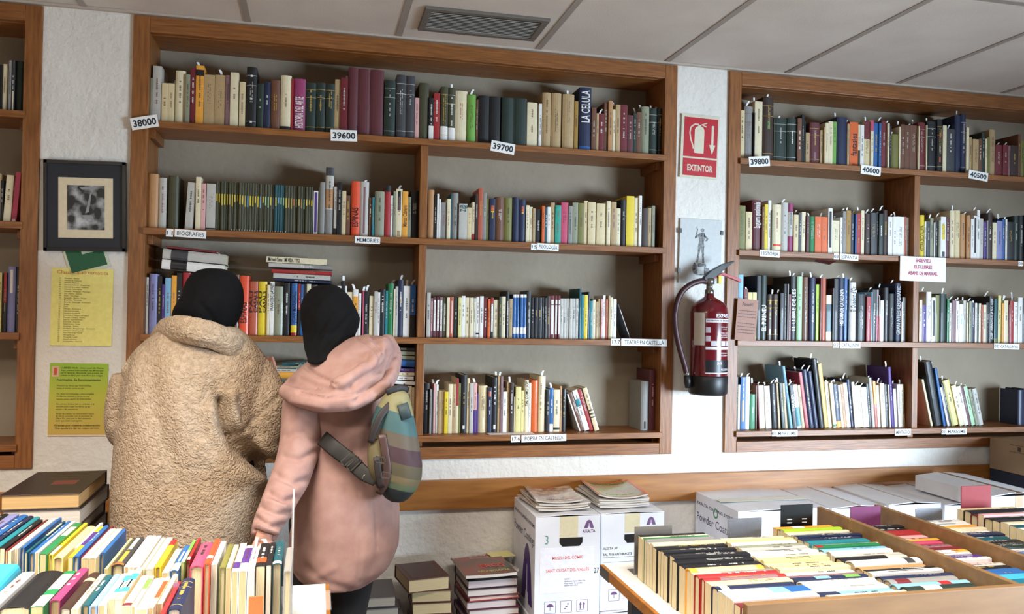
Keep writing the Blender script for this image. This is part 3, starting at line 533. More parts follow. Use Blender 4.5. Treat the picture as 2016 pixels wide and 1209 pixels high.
MB().box(-W / 2, W / 2, 0, .001, -H / 2 + .006, H / 2).build('sheet', gm, t); MB().box(-W / 2, W / 2, .0004, .0014, -H / 2, -H / 2 + .007).build('lower_margin', mat('#e3cdb8', .6), t)
MB().box(-W / 2 + .008, -W / 2 + .033, -.001, 0, H / 2 - .052, H / 2 - .012).build('logo', mat('#dcb79a', .6), t); MB().box(-W / 2 + .015, -W / 2 + .025, -.0015, -.001, H / 2 - .045, H / 2 - .018).build('logo_book', mat('#d0563c', .6), t)
mb = MB()
R_ = [(.0, .018, 'Llibre Viu - Intercanvi de llibres', .16, -.06), (.016, 0, 'Aquí puedes intercambiar los libros que', .16, -.06), (.025, 0, 'ya no quieras. Recuerda que puedes de-', .16, -.06), (.034, 0, 'volver un libro por cada libro que traigas.', .16, -.06)]
for i, s in enumerate(['LLIBRES VIUS - Intercanvi de llibres', 'Aquí puedes intercambiar tus libros que', 'ya no quieras. Recuerda que puedes de-', 'volver un libro por cada libro que traigas.']): lettering(mb, s, .0085, (-W / 2 + .038, -.0007, H / 2 - .020 - i * .0095), (1, 0, 0), (0, 0, 1), .01, 1, 'LEFT', W - .055)
lettering(mb, 'Normativa de funcionamiento', .013, (-.0, -.0007, H / 2 - .067), (1, 0, 0), (0, 0, 1), .02, 1, 'CENTER', W * .75)
for s, z in [('Muestra los libros que intercambias,', .088), ('antes al entrar, como al salir.', .098), ('No dejes enciclopedias, coleccionables', .119), ('de diarios, revistas y libros en mal', .129), ('estado como objeto de intercambio.', .139), ('No utilices dobles, carros, ni bolsa, o la', .158), ('mochila para coger los libros de las', .168), ('mesas o de estanterías.', .178), ('Antes de realizar un intercambio mayor', .195), ('de libros consultar con el personal de', .204), ('Llibre Viu, para que te den asistencia', .213), ('dado que están catalogados.', .222)]:
    lettering(mb, s, .0088, (-W / 2 + .026, -.0007, H / 2 - z), (1, 0, 0), (0, 0, 1), .0, .95, 'LEFT')
lettering(mb, 'Gracias por vuestra colaboración', .010, (-.0, -.0007, H / 2 - .240), (1, 0, 0), (0, 0, 1), .02, 1, 'CENTER', W * .78); lettering(mb, 'Nos ayudará a dar un mejor servicio', .009, (-.0, -.0007, H / 2 - .2505), (1, 0, 0), (0, 0, 1), .01, 1, 'CENTER', W * .76)
mb.build('lettering', mat('#3d4a17', .6), t)
# EXTINTOR sign
t, W, H = panel_at('wall_sign', [(1344, 224), (1416, 230), (1413, 354), (1337, 348)], .003, .004, mat('#d5cfb8', .5), 'red and cream fire extinguisher sign with down arrow on the pillar', 'sign', part='backing')
RED = mat('#b8222f', .4); CRM = mat('#d8d2bb', .5)
MB().box(-W / 2 + .013, W / 2 - .007, -.001, .0005, -.048, H / 2 - .013).build('pictogram_field', RED, t); MB().box(-W / 2 + .013, W / 2 - .007, -.001, .0005, -H / 2 + .010, -.056).build('word_field', RED, t)
mb = MB(); lettering(mb, 'EXTINTOR', .04, (.003, -.0015, -H / 2 + .032), (1, 0, 0), (0, 0, 1), .03, 1, 'CENTER', .125); mb.build('lettering', CRM, t)
mb = MB(); mb.add([(-.026, 0, -.03), (.016, 0, -.03), (.019, 0, -.027), (.019, 0, .075), (.014, 0, .086), (.003, 0, .092), (.003, 0, .098), (-.013, 0, .098), (-.013, 0, .092), (-.024, 0, .086), (-.028, 0, .075), (-.028, 0, -.027)], [tuple(range(12))], Matrix.Translation((0, -.0015, 0)))
mb.add([(.0, 0, .1), (.03, 0, .112), (.032, 0, .108), (.01, 0, .1), (.03, 0, .095), (.028, 0, .09)], [(0, 1, 2, 3), (0, 3, 4, 5)], Matrix.Translation((0, -.0015, 0)))
pts = [(-.008, .1), (-.03, .1), (-.048, .085), (-.052, .06), (-.046, .03), (-.034, .0), (-.032, -.012)]
for i in range(len(pts) - 1):
    (a, b_), (c_, d_) = pts[i], pts[i + 1]; n_ = Vector((-(d_ - b_), 0, c_ - a)).normalized() * .0032; A = Vector((a, -.0015, b_)); B = Vector((c_, -.0015, d_)); mb.add([A + n_, B + n_, B - n_, A - n_], [(0, 1, 2, 3)])
mb.add([(.055, -.0015, .1), (.066, -.0015, .1), (.066, -.0015, .012), (.055, -.0015, .012)], [(0, 1, 2, 3)]); mb.add([(.045, -.0015, .012), (.076, -.0015, .012), (.0605, -.0015, -.032)], [(0, 1, 2)])
mb.build('pictogram', CRM, t)
# clip framed statue drawing
t, W, H = panel_at('clip_framed_drawing', [(1340, 430), (1422, 434), (1418, 560), (1336, 557)], .002, .005, mat('#cfd3d3', .15, 0, .6), 'clip framed pencil drawing of a small statue on its pedestal, above fire extinguisher', 'picture', part='sheet')
cl = MB()
for sx_ in (-1, 1):
    for z in (.09, -.09): MB().box(sx_ * W / 2 - .006, sx_ * W / 2 + .006, -.004, .004, z - .01, z + .01).build('clip', mat('#5a5a58', .3, .8), t)
sk = noisemat('pencil_shading', '#38383a', '#9a9c9d', 90, (1, 1, 1), .7, detail=5); mb = MB()
def poly(pts): mb.add([(x, -.0009, z) for x, z in pts], [tuple(range(len(pts)))])
poly([(-.003, .098), (.006, .106), (.014, .102), (.015, .094), (.009, .087), (.0, .09)]); poly([(-.008, .084), (.016, .084), (.022, .068), (.014, .045), (.018, .02), (-.014, .02), (-.008, .045), (-.012, .07)])
poly([(-.012, .08), (-.03, .064), (-.027, .056), (-.01, .07)]); poly([(-.03, .06), (-.02, .098), (-.024, .112), (-.016, .1), (-.02, .07)]); poly([(.016, .08), (.036, .06), (.032, .05), (.02, .046), (.028, .058), (.014, .068)])
poly([(-.012, .02), (.0, .02), (-.006, -.02), (-.012, -.05), (-.022, -.05), (-.014, -.015)]); poly([(.003, .02), (.016, .02), (.017, -.02), (.02, -.052), (.01, -.052), (.008, -.018)])
poly([(-.03, -.05), (-.04, -.075), (-.034, -.1), (-.012, -.108), (-.012, -.08), (-.02, -.06)]); poly([(-.012, -.054), (.026, -.054), (.03, -.066), (-.012, -.07)]); poly([(.02, -.07), (.042, -.075), (.04, -.1), (.02, -.107)]); poly([(-.012, -.103), (.02, -.103), (.02, -.108), (-.012, -.108)])
mb.build('statue_drawing', sk, t); mb = MB()
for i in range(3):
    x = -.035
    while x < .04: l = random.uniform(.003, .008); mb.add([(x, -.0009, -.122 - i * .004), (x + l, -.0009, -.122 - i * .004), (x + l, -.0009, -.1205 - i * .004), (x, -.0009, -.1205 - i * .004)], [(0, 1, 2, 3)]); x += l + .0015
mb.build('caption', mat('#8d8f90', .7), t)

# ---------------------------------------------------------------- fire extinguisher
EX = Vector((2.577, -.098, 1.118)); t = thing('fire_extinguisher', EX, 'red fire extinguisher with black base and hose, hung on the wall between bookcases', 'fire extinguisher')
def lathe(prof_, n=40): return [[(r * math.cos(2 * PI * k / n), r * math.sin(2 * PI * k / n), z) for k in range(n)] for r, z in prof_]
EXR = mat('#640c17', .22, 0, .6)
MB().loft(lathe([(.02, .05), (.082, .055), (.083, .06), (.083, .36), (.078, .385), (.063, .405), (.04, .42), (.022, .43), (.02, .445)])).build('cylinder_body', EXR, t, True)
MB().loft(lathe([(.03, .0), (.078, .0), (.085, .008), (.086, .08), (.084, .084), (.06, .084)])).build('base_cap', mat('#101113', .45), t, True)
MB().loft(lathe([(.016, .44), (.02, .445), (.02, .46), (.014, .465), (.014, .485), (.022, .487), (.022, .51), (.01, .515)], 20)).build('valve', mat('#8b8a84', .3, .9), t, True)
MB().add([(-.03, -.014, .49), (.02, -.014, .515), (.075, -.012, .56), (.115, -.008, .588), (-.03, .014, .49), (.02, .014, .515), (.075, .012, .56), (.115, .008, .588), (-.03, -.014, .515), (.0, -.014, .545), (.06, -.012, .578), (.115, -.008, .594), (-.03, .014, .515), (.0, .014, .545), (.06, .012, .578), (.115, .008, .594)],
         [(0, 1, 9, 8), (1, 2, 10, 9), (2, 3, 11, 10), (4, 12, 13, 5), (5, 13, 14, 6), (6, 14, 15, 7), (8, 9, 13, 12), (9, 10, 14, 13), (10, 11, 15, 14), (0, 4, 5, 1), (1, 5, 6, 2), (2, 6, 7, 3), (0, 8, 12, 4), (3, 7, 15, 11)]).build('upper_lever', mat('#111214', .4), t, bevel=.002)
MB().add([(.01, -.01, .505), (.06, -.01, .528), (.15, -.009, .498), (.15, -.009, .512), (.062, -.01, .54), (.01, -.01, .515), (.01, .01, .505), (.06, .01, .528), (.15, .009, .498), (.15, .009, .512), (.062, .01, .54), (.01, .01, .515)],
         [(0, 1, 4, 5), (1, 2, 3, 4), (6, 11, 10, 7), (7, 10, 9, 8), (0, 6, 7, 1), (1, 7, 8, 2), (5, 4, 10, 11), (4, 3, 9, 10), (2, 8, 9, 3), (0, 5, 11, 6)]).build('lower_lever', mat('#a81c22', .4), t, bevel=.001)
MB().box(.035, .05, -.018, .0, .49, .525).build('seal_tag', mat('#e0c63a', .5), t, bevel=.001)
hp = smoothpath([(-.015, -.0, .497), (-.05, -.01, .498), (-.1, -.015, .48), (-.145, -.018, .44), (-.168, -.018, .37), (-.165, -.015, .29), (-.145, -.012, .21), (-.118, -.01, .13), (-.108, -.01, .095)], 8)
MB().tube(hp, .0125, 14).build('hose', mat('#3a141a', .5), t, True)
MB().tube([(-.108, -.01, .1), (-.105, -.01, .082)], .013, 14).build('hose_collar', mat('#98958e', .3, .8), t, True)
MB().tube([(-.105, -.01, .085), (-.102, -.01, .06), (-.1, -.01, .03)], [.014, .016, .012], 14).build('nozzle', mat('#121315', .5), t, True)
MB().box(-.02, .02, .08, .112, .37, .4).build('wall_hook', mat('#55555a', .4, .8), t)
def cyl_patch(a0, a1, z0, z1, r, n=12):
    V = []
    for z in (z0, z1): V += [(r * math.cos(a0 + (a1 - a0) * i / n), r * math.sin(a0 + (a1 - a0) * i / n), z) for i in range(n + 1)]
    return V, [(i, i + 1, n + 2 + i, n + 1 + i) for i in range(n)]
def onc(mb, text, size, ac, zc, r, bold=0, fit=None):
    V, Fc = glyphs(text, size, bold)
    if fit: k = fit / (max(p[0] for p in V) - min(p[0] for p in V)); V = [(x * k, y) for x, y in V]
    mb.add([(r * math.cos(ac + x / r), r * math.sin(ac + x / r), zc + y) for x, y in V], Fc)
AC = math.radians(-62)
WH = mat('#d8d2d4', .5); pt = lambda a0, a1, z0, z1, n, m, r=.0837: (lambda vf: MB().add(*vf).build(n, m, t, True))(cyl_patch(math.radians(a0), math.radians(a1), z0, z1, r))
pt(-165, -128, .218, .36, 'inspection_label', mat('#cfc7bb', .5)); pt(-125, -28, .318, .334, 'white_band', WH); pt(-125, -28, .2, .212, 'white_band', WH); pt(-125, -28, .1, .155, 'black_band', mat('#15151b', .4)); pt(-125, -28, .096, .102, 'white_band', WH)
mb = MB(); onc(mb, 'EXFAEX', .022, math.radians(-68), .34, .0842, .03, .08)
for z, s, wd2, sz in [(.296, 'PRESIONAR LA PALANCA', .05, .007), (.287, 'Y PROYECTAR', .03, .007), (.27, 'DIRIGIR EL CHORRO', .055, .007), (.261, 'A LA BASE DE', .05, .007), (.252, 'LAS LLAMAS', .045, .007), (.182, 'EXTINTORES S.L.', .05, .008), (.172, 'MANTENIMIENTO', .055, .006)]: onc(mb, s, sz, math.radians(-62), z, .0842, .01, wd2)
onc(mb, 'INV', .018, math.radians(-82), .135, .0845, .03, .024); onc(mb, '902 500 00', .014, math.radians(-60), .109, .0845, .01, .05)
mb.build('lettering', WH, t, False); mb = MB(); onc(mb, 'EXTINTOR DE INCENDIOS', .010, math.radians(-77), .322, .0845, .01, .13); mb.build('band_lettering', mat('#4c2430', .5), t)
for a in (-118,): 
    for z in (.248, .285): pt(a - 7, a + 7, z - .012, z + .012, 'pictogram', mat('#b9a9b2', .5), .0841)
for a in (-100, -68, -45): pt(a - 9, a + 9, .216, .238, 'pictogram', mat('#c5bcc2', .5), .0841)

# ---------------------------------------------------------------- ceiling vent
t = thing('ceiling_vent', (1.508, -.2465, CEIL - .004), 'grey slatted rectangular air vent set in the ceiling tiles', 'air vent')
VM = mat('#6f6963', .5); fr = MB()
for a in ((-.243, .243, -.125, -.098), (-.243, .243, .098, .125), (-.243, -.216, -.098, .098), (.216, .243, -.098, .098)): fr.box(a[0], a[1], a[2], a[3], -.008, .004)
fr.build('frame', VM, t, bevel=.002); MB().box(-.22, .22, -.1, .1, .002, .0038).build('backing', mat('#4b4844', .7), t)
sl = MB()
for i in range(12): sl.add(*(lambda y: ([(-.216, y, -.006), (.216, y, -.006), (.216, y + .0135, -.002), (-.216, y + .0135, -.002), (-.216, y, -.005), (.216, y, -.005), (.216, y + .0135, -.001), (-.216, y + .0135, -.001)], CUBEF))(-.098 + i * .0163))
sl.build('slats', mat('#d9d5cc', .6), t)

# ---------------------------------------------------------------- tables
TLZ, TRZ = .78, .72
WT = mat('#e9e7e2', .35)
def table(name, x0, x1, y0, y1, z, label, legs):
    t = thing('book_table', ((x0 + x1) / 2, (y0 + y1) / 2, 0), label, 'table'); o = t.location
    M_ = Matrix.Translation((-o.x, -o.y, 0))
    MB().box(x0, x1, y0, y1, z - .03, z - .001, M_).build('tabletop', RAILW, t, bevel=.002)
    MB().box(x0 + .010, x1 - .010, y0 + .012, y1 - .001, z - .0012, z, M_).build('white_surface', WT, t)
    for (lx, ly) in legs: MB().box(lx - .02, lx + .02, ly - .02, ly + .02, 0, z - .03, M_).build('leg', mat('#4a4a4c', .4, .6), t, bevel=.003)
    return t
tl = table('', -.9, .9355, -2.35, -1.352, TLZ, 'white topped table crowded with upturned books, in front of the two women', [(-.8, -2.25), (-.8, -1.42), (.87, -2.25), (.87, -1.42)])
t = table('', 1.722, 3.5, -2.6, -1.125, TRZ, 'white table with brown board edge carrying rows of spine-up books', [(1.8, -2.5), (1.8, -1.22), (3.4, -2.5), (3.4, -1.22)])
M_ = Matrix.Translation((-t.location.x, -t.location.y, 0))
MB().box(1.7215, 1.7235, -1.2, -1.124, TRZ - .032, TRZ - .002, M_).build('metal_corner', mat('#7d7b77', .35, .8), t)
# tray boards
def board(name, x0, x1, y0, y1, z0, z1, label):
    o = MB().box(x0, x1, y0, y1, z0, z1).build(name, TRAYW, bevel=.002); tag(o, label, 'board'); return o
board('tray_board', 1.755, 3.45, -1.918, -1.900, TRZ + .0005, .870, 'long brown board closing the near side of the spine-up book rows')
board('tray_divider', 2.425, 2.441, -1.898, -1.150, TRZ + .0005, .870, 'brown divider board between third column of books and the pink and red column')
board('tray_divider', 2.630, 2.646, -1.898, -1.150, TRZ + .0005, .870, 'brown divider board beyond the pink and red column of books')
def row_books(sid, spec, x0, y0, z, phrase, L=.205, pages='#d9c8a0'):
    y = y0
    for i, q in enumerate(spec.split(';')):
        f = q.strip().split(':'); col, th = f[0], float(f[1]); fl = f[2].split(',') if len(f) > 2 and f[2] else []
        kind = 'h' if 'h' in fl else ''; fl = [a for a in fl if a not in ('h', '')]; l = L + random.uniform(-.012, .008); dz = random.uniform(-.006, .002)
        xx = x0 + random.uniform(-.004, .004)
        book(NM[kind], th - .0007, l, z + dz - TRZ - .0006, col, (xx, y - th / 2, z + dz), (-PI / 2, 0, -PI / 2), fl, pages, (sid, phrase, i))
        y -= th
ph = 'first column on the right-hand table'
ph = 'spine-up column at open end of white table'
row_books('T1', 'k:.014:n;c:.030;g:.010:n;gy:.016:n;lg:.020:tgy;c:.022:bcb/.6/1,n;k:.026;k:.024;k:.022;k:.026;k:.030:tw;k:.030:tw;k:.038:tw;am:.032:h,bly/.1/.9,n;c:.020:bgy/.35/1,n;r:.030:h,tw;r:.022:h,bmv/.2/.9;cb:.032:tdg;nv:.036:h,bw/.06/.16,n;lb:.040:bc/.0/.55,bbl/.75/1,n;w:.034:n;dr:.028;c:.030', 1.782, -1.262, .842, ph, .206)
ph = 'spine-up column of pale books, second on white table'
row_books('T2', 'c:.014;c:.010;ly:.030:n;w:.020:n;lg:.018;gg:.016;lg:.024:tdg;lg:.020:tdg;w:.022:tdg;c:.022:tdg;ly:.020;ly:.018;cb:.026:tdg;ly:.024;cb:.024:tdg;lg:.026:tdg;mv:.020:n;nv:.020:bln/.7/.9,blb/.3/.5,n;w:.036:h,tgy;w:.040:tgy;lb:.040:bnv/.0/.3;c:.035;w:.025', 2.003, -1.325, .840, ph, .198)
ph = 'spine-up column of mixed books, third on white table'
row_books('T3', 'am:.022:bw/.3/.5,n;k:.018:bw/.4/.5,n;li:.020:n;c:.020:n;w:.016;gy:.018;nv:.020;nv:.030:tw;tl:.028:n;c:.012;g:.024:br/.0/.1,n;lb:.034:h;w:.026:h,n;lg:.016;k:.036:h,blg/.7/1,n;w:.040:h,bdg/.78/.9,n;kr:.034:h,n;k:.020:tw;w:.022;nv:.030:h;gy:.030:h,bdr/.1/.3,n;lb:.030:h,br/.6/.75,n;dn:.030:h,bw/.25/.5,n;tl:.040:h', 2.219, -1.240, .842, ph, .197)
ph = 'spine-up column between the two tray dividers'
row_books('T4', 'k:.030;k:.026:tw;r:.046:n;lp:.028:n;mg:.024;r:.020:bam/.4/1,n;p:.030:n;mv:.018;p:.018;dr:.026:n;w:.026:bam/.75/1;w:.016;pu:.034:tw;w:.020;lp:.026;lg:.020;k:.024;bl:.030:n;bl:.020;cy:.036:n', 2.446, -1.270, .838, ph, .172)
ph = 'spine-up column beyond the second divider'
row_books('T5', 'w:.030;w:.028;w:.022;am:.022:n;c:.026:n;w:.030;nv:.034:tw;dt:.040:h,tw;k:.030:tw;k:.03;dn:.03;w:.04;bl:.04;r:.04;c:.04', 2.655, -1.235, .840, ph, .198)
ph = 'spine-up column at far edge of white table'
row_books('T6', 'cb:.020:n;k:.034:h,tw;dr:.030:h,bp/.1/1,n;lp:.022:n;k:.036:h;k:.030;c:.03;dt:.03;w:.03;br:.04;k:.04;w:.04;t:.04;nv:.04', 2.885, -1.215, .865, ph, .21)
# bookends
def bookend(x, y, w_, h_, col, label, metal=0, slots=False, lean=0):
    t = thing('bookend', (x, y, TRZ + .0012), label, 'bookend'); m = mat(col, .35 if metal else .7, metal)
    MB().box(-w_ / 2, w_ / 2, -.0015, .0015, 0, h_).build('upright_plate', m, t, bevel=.001)
    MB().box(-w_ / 2, w_ / 2, 0, .05, -.0010, .0006).build('foot_plate', m, t)
    if slots:
        for sx_ in (-.025, .025):
            for z in (h_ - .045, h_ - .055): MB().box(sx_ - .008, sx_ + .008, -.0025, -.0014, z, z + .003).build('slot', mat('#c9c9cb', .4), t)
bookend(2.311, -1.219, .108, .175, '#0d0d10', 'black metal bookend with slots behind third column of spine-up books', .2, True)
bookend(2.536, -1.235, .105, .165, '#74325f', 'purple plastic bookend behind the pink and red column', 0)
bookend(2.800, -1.19, .10, .14, '#8b8d94', 'grey metal bookend behind white books beyond second divider', .6)
bookend(3.0, -1.165, .115, .20, '#7d0f16', 'bright red bookend at far corner of white table', 0)
bookend(1.84, -1.240, .115, .135, '#8f8984', 'grey metal bookend behind first column of spine-up books', .6)
bookend(2.13, -1.235, .11, .145, '#8d9099', 'grey metal bookend behind pale second column', .6)
o = MB().loft([[(x, -.006 if k in (0, 3) else .006, z) for k, z in ()] for x in ()] or [[(-.02, -.005, -.014), (-.02, .005, -.014), (-.02, .005, .014), (-.02, -.005, .014)], [(.0, -.006, -.018), (.0, .006, -.018), (.0, .006, .018), (.0, -.006, .018)], [(.018, -.006, -.018), (.018, .006, -.018), (.018, .006, .018), (.018, -.006, .018)]]).build('door_stop', mat('#111113', .5), bevel=.004)
bpy.data.objects.remove(o)

# left table rows: spine-up books pointing away from the viewer
UPX = -9
def up_row(sid, tr, items, ztop, phrase):
    global UPX
    ox, oy, sc = tr
    for i, q in enumerate(items.replace('\n', '').split(';')):
        f = q.strip().split(':')
        if len(f) < 2: continue
        a, b, yn, xf, yf = map(float, f[0].split(',')); col = f[1]; fl = f[2].split(',') if len(f) > 2 else []
        kind = 'h' if 'h' in fl else 'v' if 'v' in fl else ''; fl = [x for x in fl if x not in ('h', 'v', '')]
        dz = random.uniform(-.004, .004); z = ztop + dz
        A = PZ(ox + a / sc, oy + yn / sc, z); B = PZ(ox + b / sc, oy + yn / sc, z); Fp = PZ(ox + xf / sc, oy + yf / sc, z)
        if A.x < UPX: A.x = UPX; B.x = max(B.x, UPX + .007)
        UPX = B.x
        L = min(max(Fp.y - A.y, .17), .27); wd_ = abs(B.x - A.x) - .0008
        book(NM[kind], wd_, L, z - TLZ - .0008, col, ((A.x + B.x) / 2, (A.y + B.y) / 2, z), (-PI / 2, 0, 0), fl, random.choice(['#cbb488', '#d9cba8', '#d8d2c6', '#c9b184']), (sid, phrase, i))
RY, RZ_, RA = (0, 900, 3.912), (150, 1020, 6.4), (350, 1020, 6.11)
ph = 'back row on table before the women'
up_row('U1', RY, '''-420,-350,660,60,430:w;-350,-270,660,60,430:k:h;-270,-190,665,60,430:lv;-190,-110,670,60,430:bl:h;-110,-60,680,60,430:nv:h,tw;-60,-5,690,60,430:tl:h,n;-3,40,700,310,480:k:tw;42,60,720,350,480:dr:n;62,88,725,372,480:c;
90,118,705,380,470:w;122,188,698,395,465:bl:h,tw;190,212,735,430,490:dt:bcb/.5/.9,n;214,266,735,500,490:bl:h,tw;268,302,735,545,492:w:n;304,358,745,590,505:g:bc/.55/.85,n;360,408,750,650,495:y:h,bc/.0/.25,n;410,485,768,640,530:ly:h,n;
487,522,700,730,505:w:n;524,562,770,740,535:y:bpu/.35/.8,n;564,608,762,825,525:bl:h,tw;610,628,775,828,530:dr:n;630,682,778,860,550:c:n;684,738,778,900,550:c:n;742,803,745,930,552:bl:h,bnv/.0/.03,tw;805,828,860,975,625:ly:tdg;830,950,825,1040,612:dg:h,bo/.0/.05,Pam/.08/.45,Plg/.5/.95,n;
954,992,845,1110,605:w:n;994,1032,845,1150,605:w:n;1034,1078,845,1190,605:w:n;1080,1112,862,1240,618:c;1114,1176,862,1270,618:c:n;1180,1240,842,1310,635:y:h,br/.78/1,n''', .93, ph)
up_row('U2', RZ_, '''1078,1162,688,1285,385:c:tt;1168,1280,658,1370,342:bl:h,bw/.0/.28,tw;1284,1335,560,1465,300:ln:bc/.0/.5,n''', .93, ph)
ph = 'upright row end on table before the women'
up_row('U3', RA, '''52,140,500,225,275:r:h,bw/.0/.12,n;144,305,572,370,285:p:h,tdg;308,390,545,485,245:or:h,bw/.2/.3,n;398,474,560,555,278:w:tgy;500,575,592,635,338:ol:h,n;578,642,600,700,318:cb:n;645,728,640,780,300:w:bpu/.1/.3,n;732,830,635,860,330:w:bpu/.3/.9;834,918,640,930,362:w:tdg;
928,1056,575,1020,352:k:bor/.15/.35,tw;1058,1132,562,1110,345:k:tw;1134,1252,542,1212,330:dt:h,bw/.0/.1,tw;1274,1366,635,1322,402:gy:h,n''', .93, ph)
ph = 'front row on table before the women'; UPX = -9
up_row('V1', RY, '''-120,-10,1140,240,880:w;-8,228,1147,400,868:k:v,n;236,334,1150,520,875:g:bc/.0/.3,bc/.45/.9,n;346,462,1100,640,850:mg:h,tw;458,546,1160,728,885:db:v,bly/.74/.82,n;548,602,1170,790,900:c;618,686,1140,820,905:dt:h,tw;688,746,1145,888,900:pb:h,tw;748,812,1140,935,895:w:n;815,880,1095,975,886:c:bcy/.22/.8,bw/.35/.6,n;882,942,1095,1040,850:c:bcy/.22/.8,bw/.35/.6,n;
935,1004,1148,1117,910:c:bdr/.02/.1,n;1008,1045,1150,1150,930:w:bln/.55/.9,n;1047,1135,1170,1212,952:w:n;1137,1183,1160,1245,1000:c:bor/.3/.85,n;1187,1252,1130,1305,910:c:n''', .93, ph)
up_row('V2', RZ_, '''1055,1120,1200,1245,840:r:n;1150,1318,1142,1365,800:nv:v,tgd''', .93, ph)
bm_ = BM['nv']
# cyan cover lying tilted at the front corner
A = PZ(20, 1165, .90); o = book('hardback_book', .03, .24, .17, 'cy', (A.x - .10, A.y - .10, .87), (0, math.radians(74), math.radians(80)), ('n',), '#d9cba8', ('V3', 'lying tilted at open corner of table before the women', 0))
o.location = CAM + (Vector((A.x - .022, A.y - .215, .875)) - CAM) * 1.04
# bookends / acrylic sheet on left table
AM = bpy.data.materials.new('clear_acrylic'); AM.use_nodes = True; b = AM.node_tree.nodes['Principled BSDF']; b.inputs['Alpha'].default_value = .10; b.inputs['Roughness'].default_value = .05;  b.inputs['Base Color'].default_value = (.97, .97, .97, 1)
P1 = PZ(576, 1150, TLZ); t = thing('acrylic_stand', (P1.x, -1.46, TLZ), 'clear acrylic upright sheet at the end of the spine-up row', 'stand')
MB().box(-.001, .001, -.08, .05, .0005, .245).build('clear_sheet', AM, t); MB().box(-.0016, .0016, .048, .052, .0005, .247).build('bright_edge', mat('#efe9de', .3), t)
MB().box(.0, .09, -.08, .05, .0003, .002).build('foot', AM, t)
def plain_end(x, y, w_, h_, col, label, rz=0):
    t = thing('bookend', (x, y, TLZ + .0005), label, 'bookend', None, (0, 0, rz))
    MB().box(-w_ / 2, w_ / 2, -.0012, .0012, 0, h_).build('upright_plate', mat(col, .4), t, bevel=.0008); MB().box(-w_ / 2, w_ / 2, -.05, 0, 0, .0018).build('foot_plate', mat(col, .4), t)
P1 = PZ(508, 1168, .885); plain_end(P1.x, -1.775, .027, .118, '#b0652c', 'small orange brown bookend before the cream page ends')
P1 = PZ(367, 1165, .88)
t = thing('bookend', (P1.x, -1.80, TLZ + .0005), 'mauve bent plastic bookend leaning among the front books', 'bookend')
MB().add([(-.01, 0, 0), (.0, 0, .0), (-.006, 0, .06), (.004, 0, .16), (-.004, 0, .16), (-.016, 0, .08), (.018, 0, 0), (.026, 0, 0), (.016, 0, .1)], [(0, 1, 2, 5), (5, 2, 3, 4), (6, 7, 8), (2, 6, 8, 3)]).build('plastic_plate', mat('#9c7596', .45), t)
for me in [t.children[0]]: s_ = me.modifiers.new('thick', 'SOLIDIFY'); s_.thickness = .002

# dark album stack behind left table on a low stand
t = thing('side_table', (.02, -.68, 0), 'plain side table under the dark album stack', 'table')
MB().box(-.5, .212, -.45, .36, .655, .68).build('tabletop', RAILW, t, bevel=.002)
for lx in (-.46, .18):
    for ly in (-.41, .32): MB().box(lx - .02, lx + .02, ly - .02, ly + .02, 0, .655).build('leg', WOODZ, t)
def flat_volume(x, y, z, W, D, T, col, pg, rz, label, group, name='hardback_book', sid=None, mtl=None, spine='back', deco=None):
    """closed book lying flat, page edges towards -y and +x"""
    t = thing(name, (x, y, z), label, 'book', group, (0, 0, rz)); cm = mtl or mat(col, .5, 0, .05); c_ = .003
    mb = MB(); mb.box(-W / 2, W / 2, -D / 2, D / 2, 0, c_).box(-W / 2, W / 2, -D / 2, D / 2, T - c_, T)
    if spine == 'back': mb.box(-W / 2, W / 2, D / 2 - c_, D / 2, c_, T - c_)
    elif spine == 'side': mb.box(-W / 2, -W / 2 + c_, -D / 2, D / 2, c_, T - c_)
    mb.build('cover', cm, t, bevel=.0012)
    a = .005; MB().box(-W / 2 + (a if spine != 'side' else c_), W / 2 - a, -D / 2 + a, D / 2 - (c_ if spine == 'back' else a), c_, T - c_).build('pages', pg_flat(pg), t)
    if deco: deco(t, W, D, T)
    return t
PF = {}
def pg_flat(h):
    if h in PF: return PF[h]
    m = noisemat('page_edges_' + h.strip('#'), h, h, 5, rough=.85); nt = m.node_tree; b = nt.nodes['Principled BSDF']
    tc = nt.nodes.new('ShaderNodeTexCoord'); mp = nt.nodes.new('ShaderNodeMapping'); mp.inputs['Scale'].default_value = (3, 3, 700); no = nt.nodes.new('ShaderNodeTexNoise'); no.inputs['Scale'].default_value = 1
    cr = nt.nodes.new('ShaderNodeValToRGB'); c = hx(h); cr.color_ramp.elements[0].color = tuple(x * .75 for x in c[:3]) + (1,); cr.color_ramp.elements[1].color = c; cr.color_ramp.elements[0].position = .3; cr.color_ramp.elements[1].position = .6
    nt.links.new(tc.outputs['Object'], mp.inputs[0]); nt.links.new(mp.outputs[0], no.inputs['Vector']); nt.links.new(no.outputs['Fac'], cr.inputs[0]); nt.links.new(cr.outputs[0], b.inputs['Base Color']); PF[h] = m; return m
order = ['topmost', 'second', 'third', 'fourth', 'fifth', 'sixth', 'seventh', 'eighth', 'ninth', 'tenth', 'eleventh', 'twelfth', 'thirteenth']
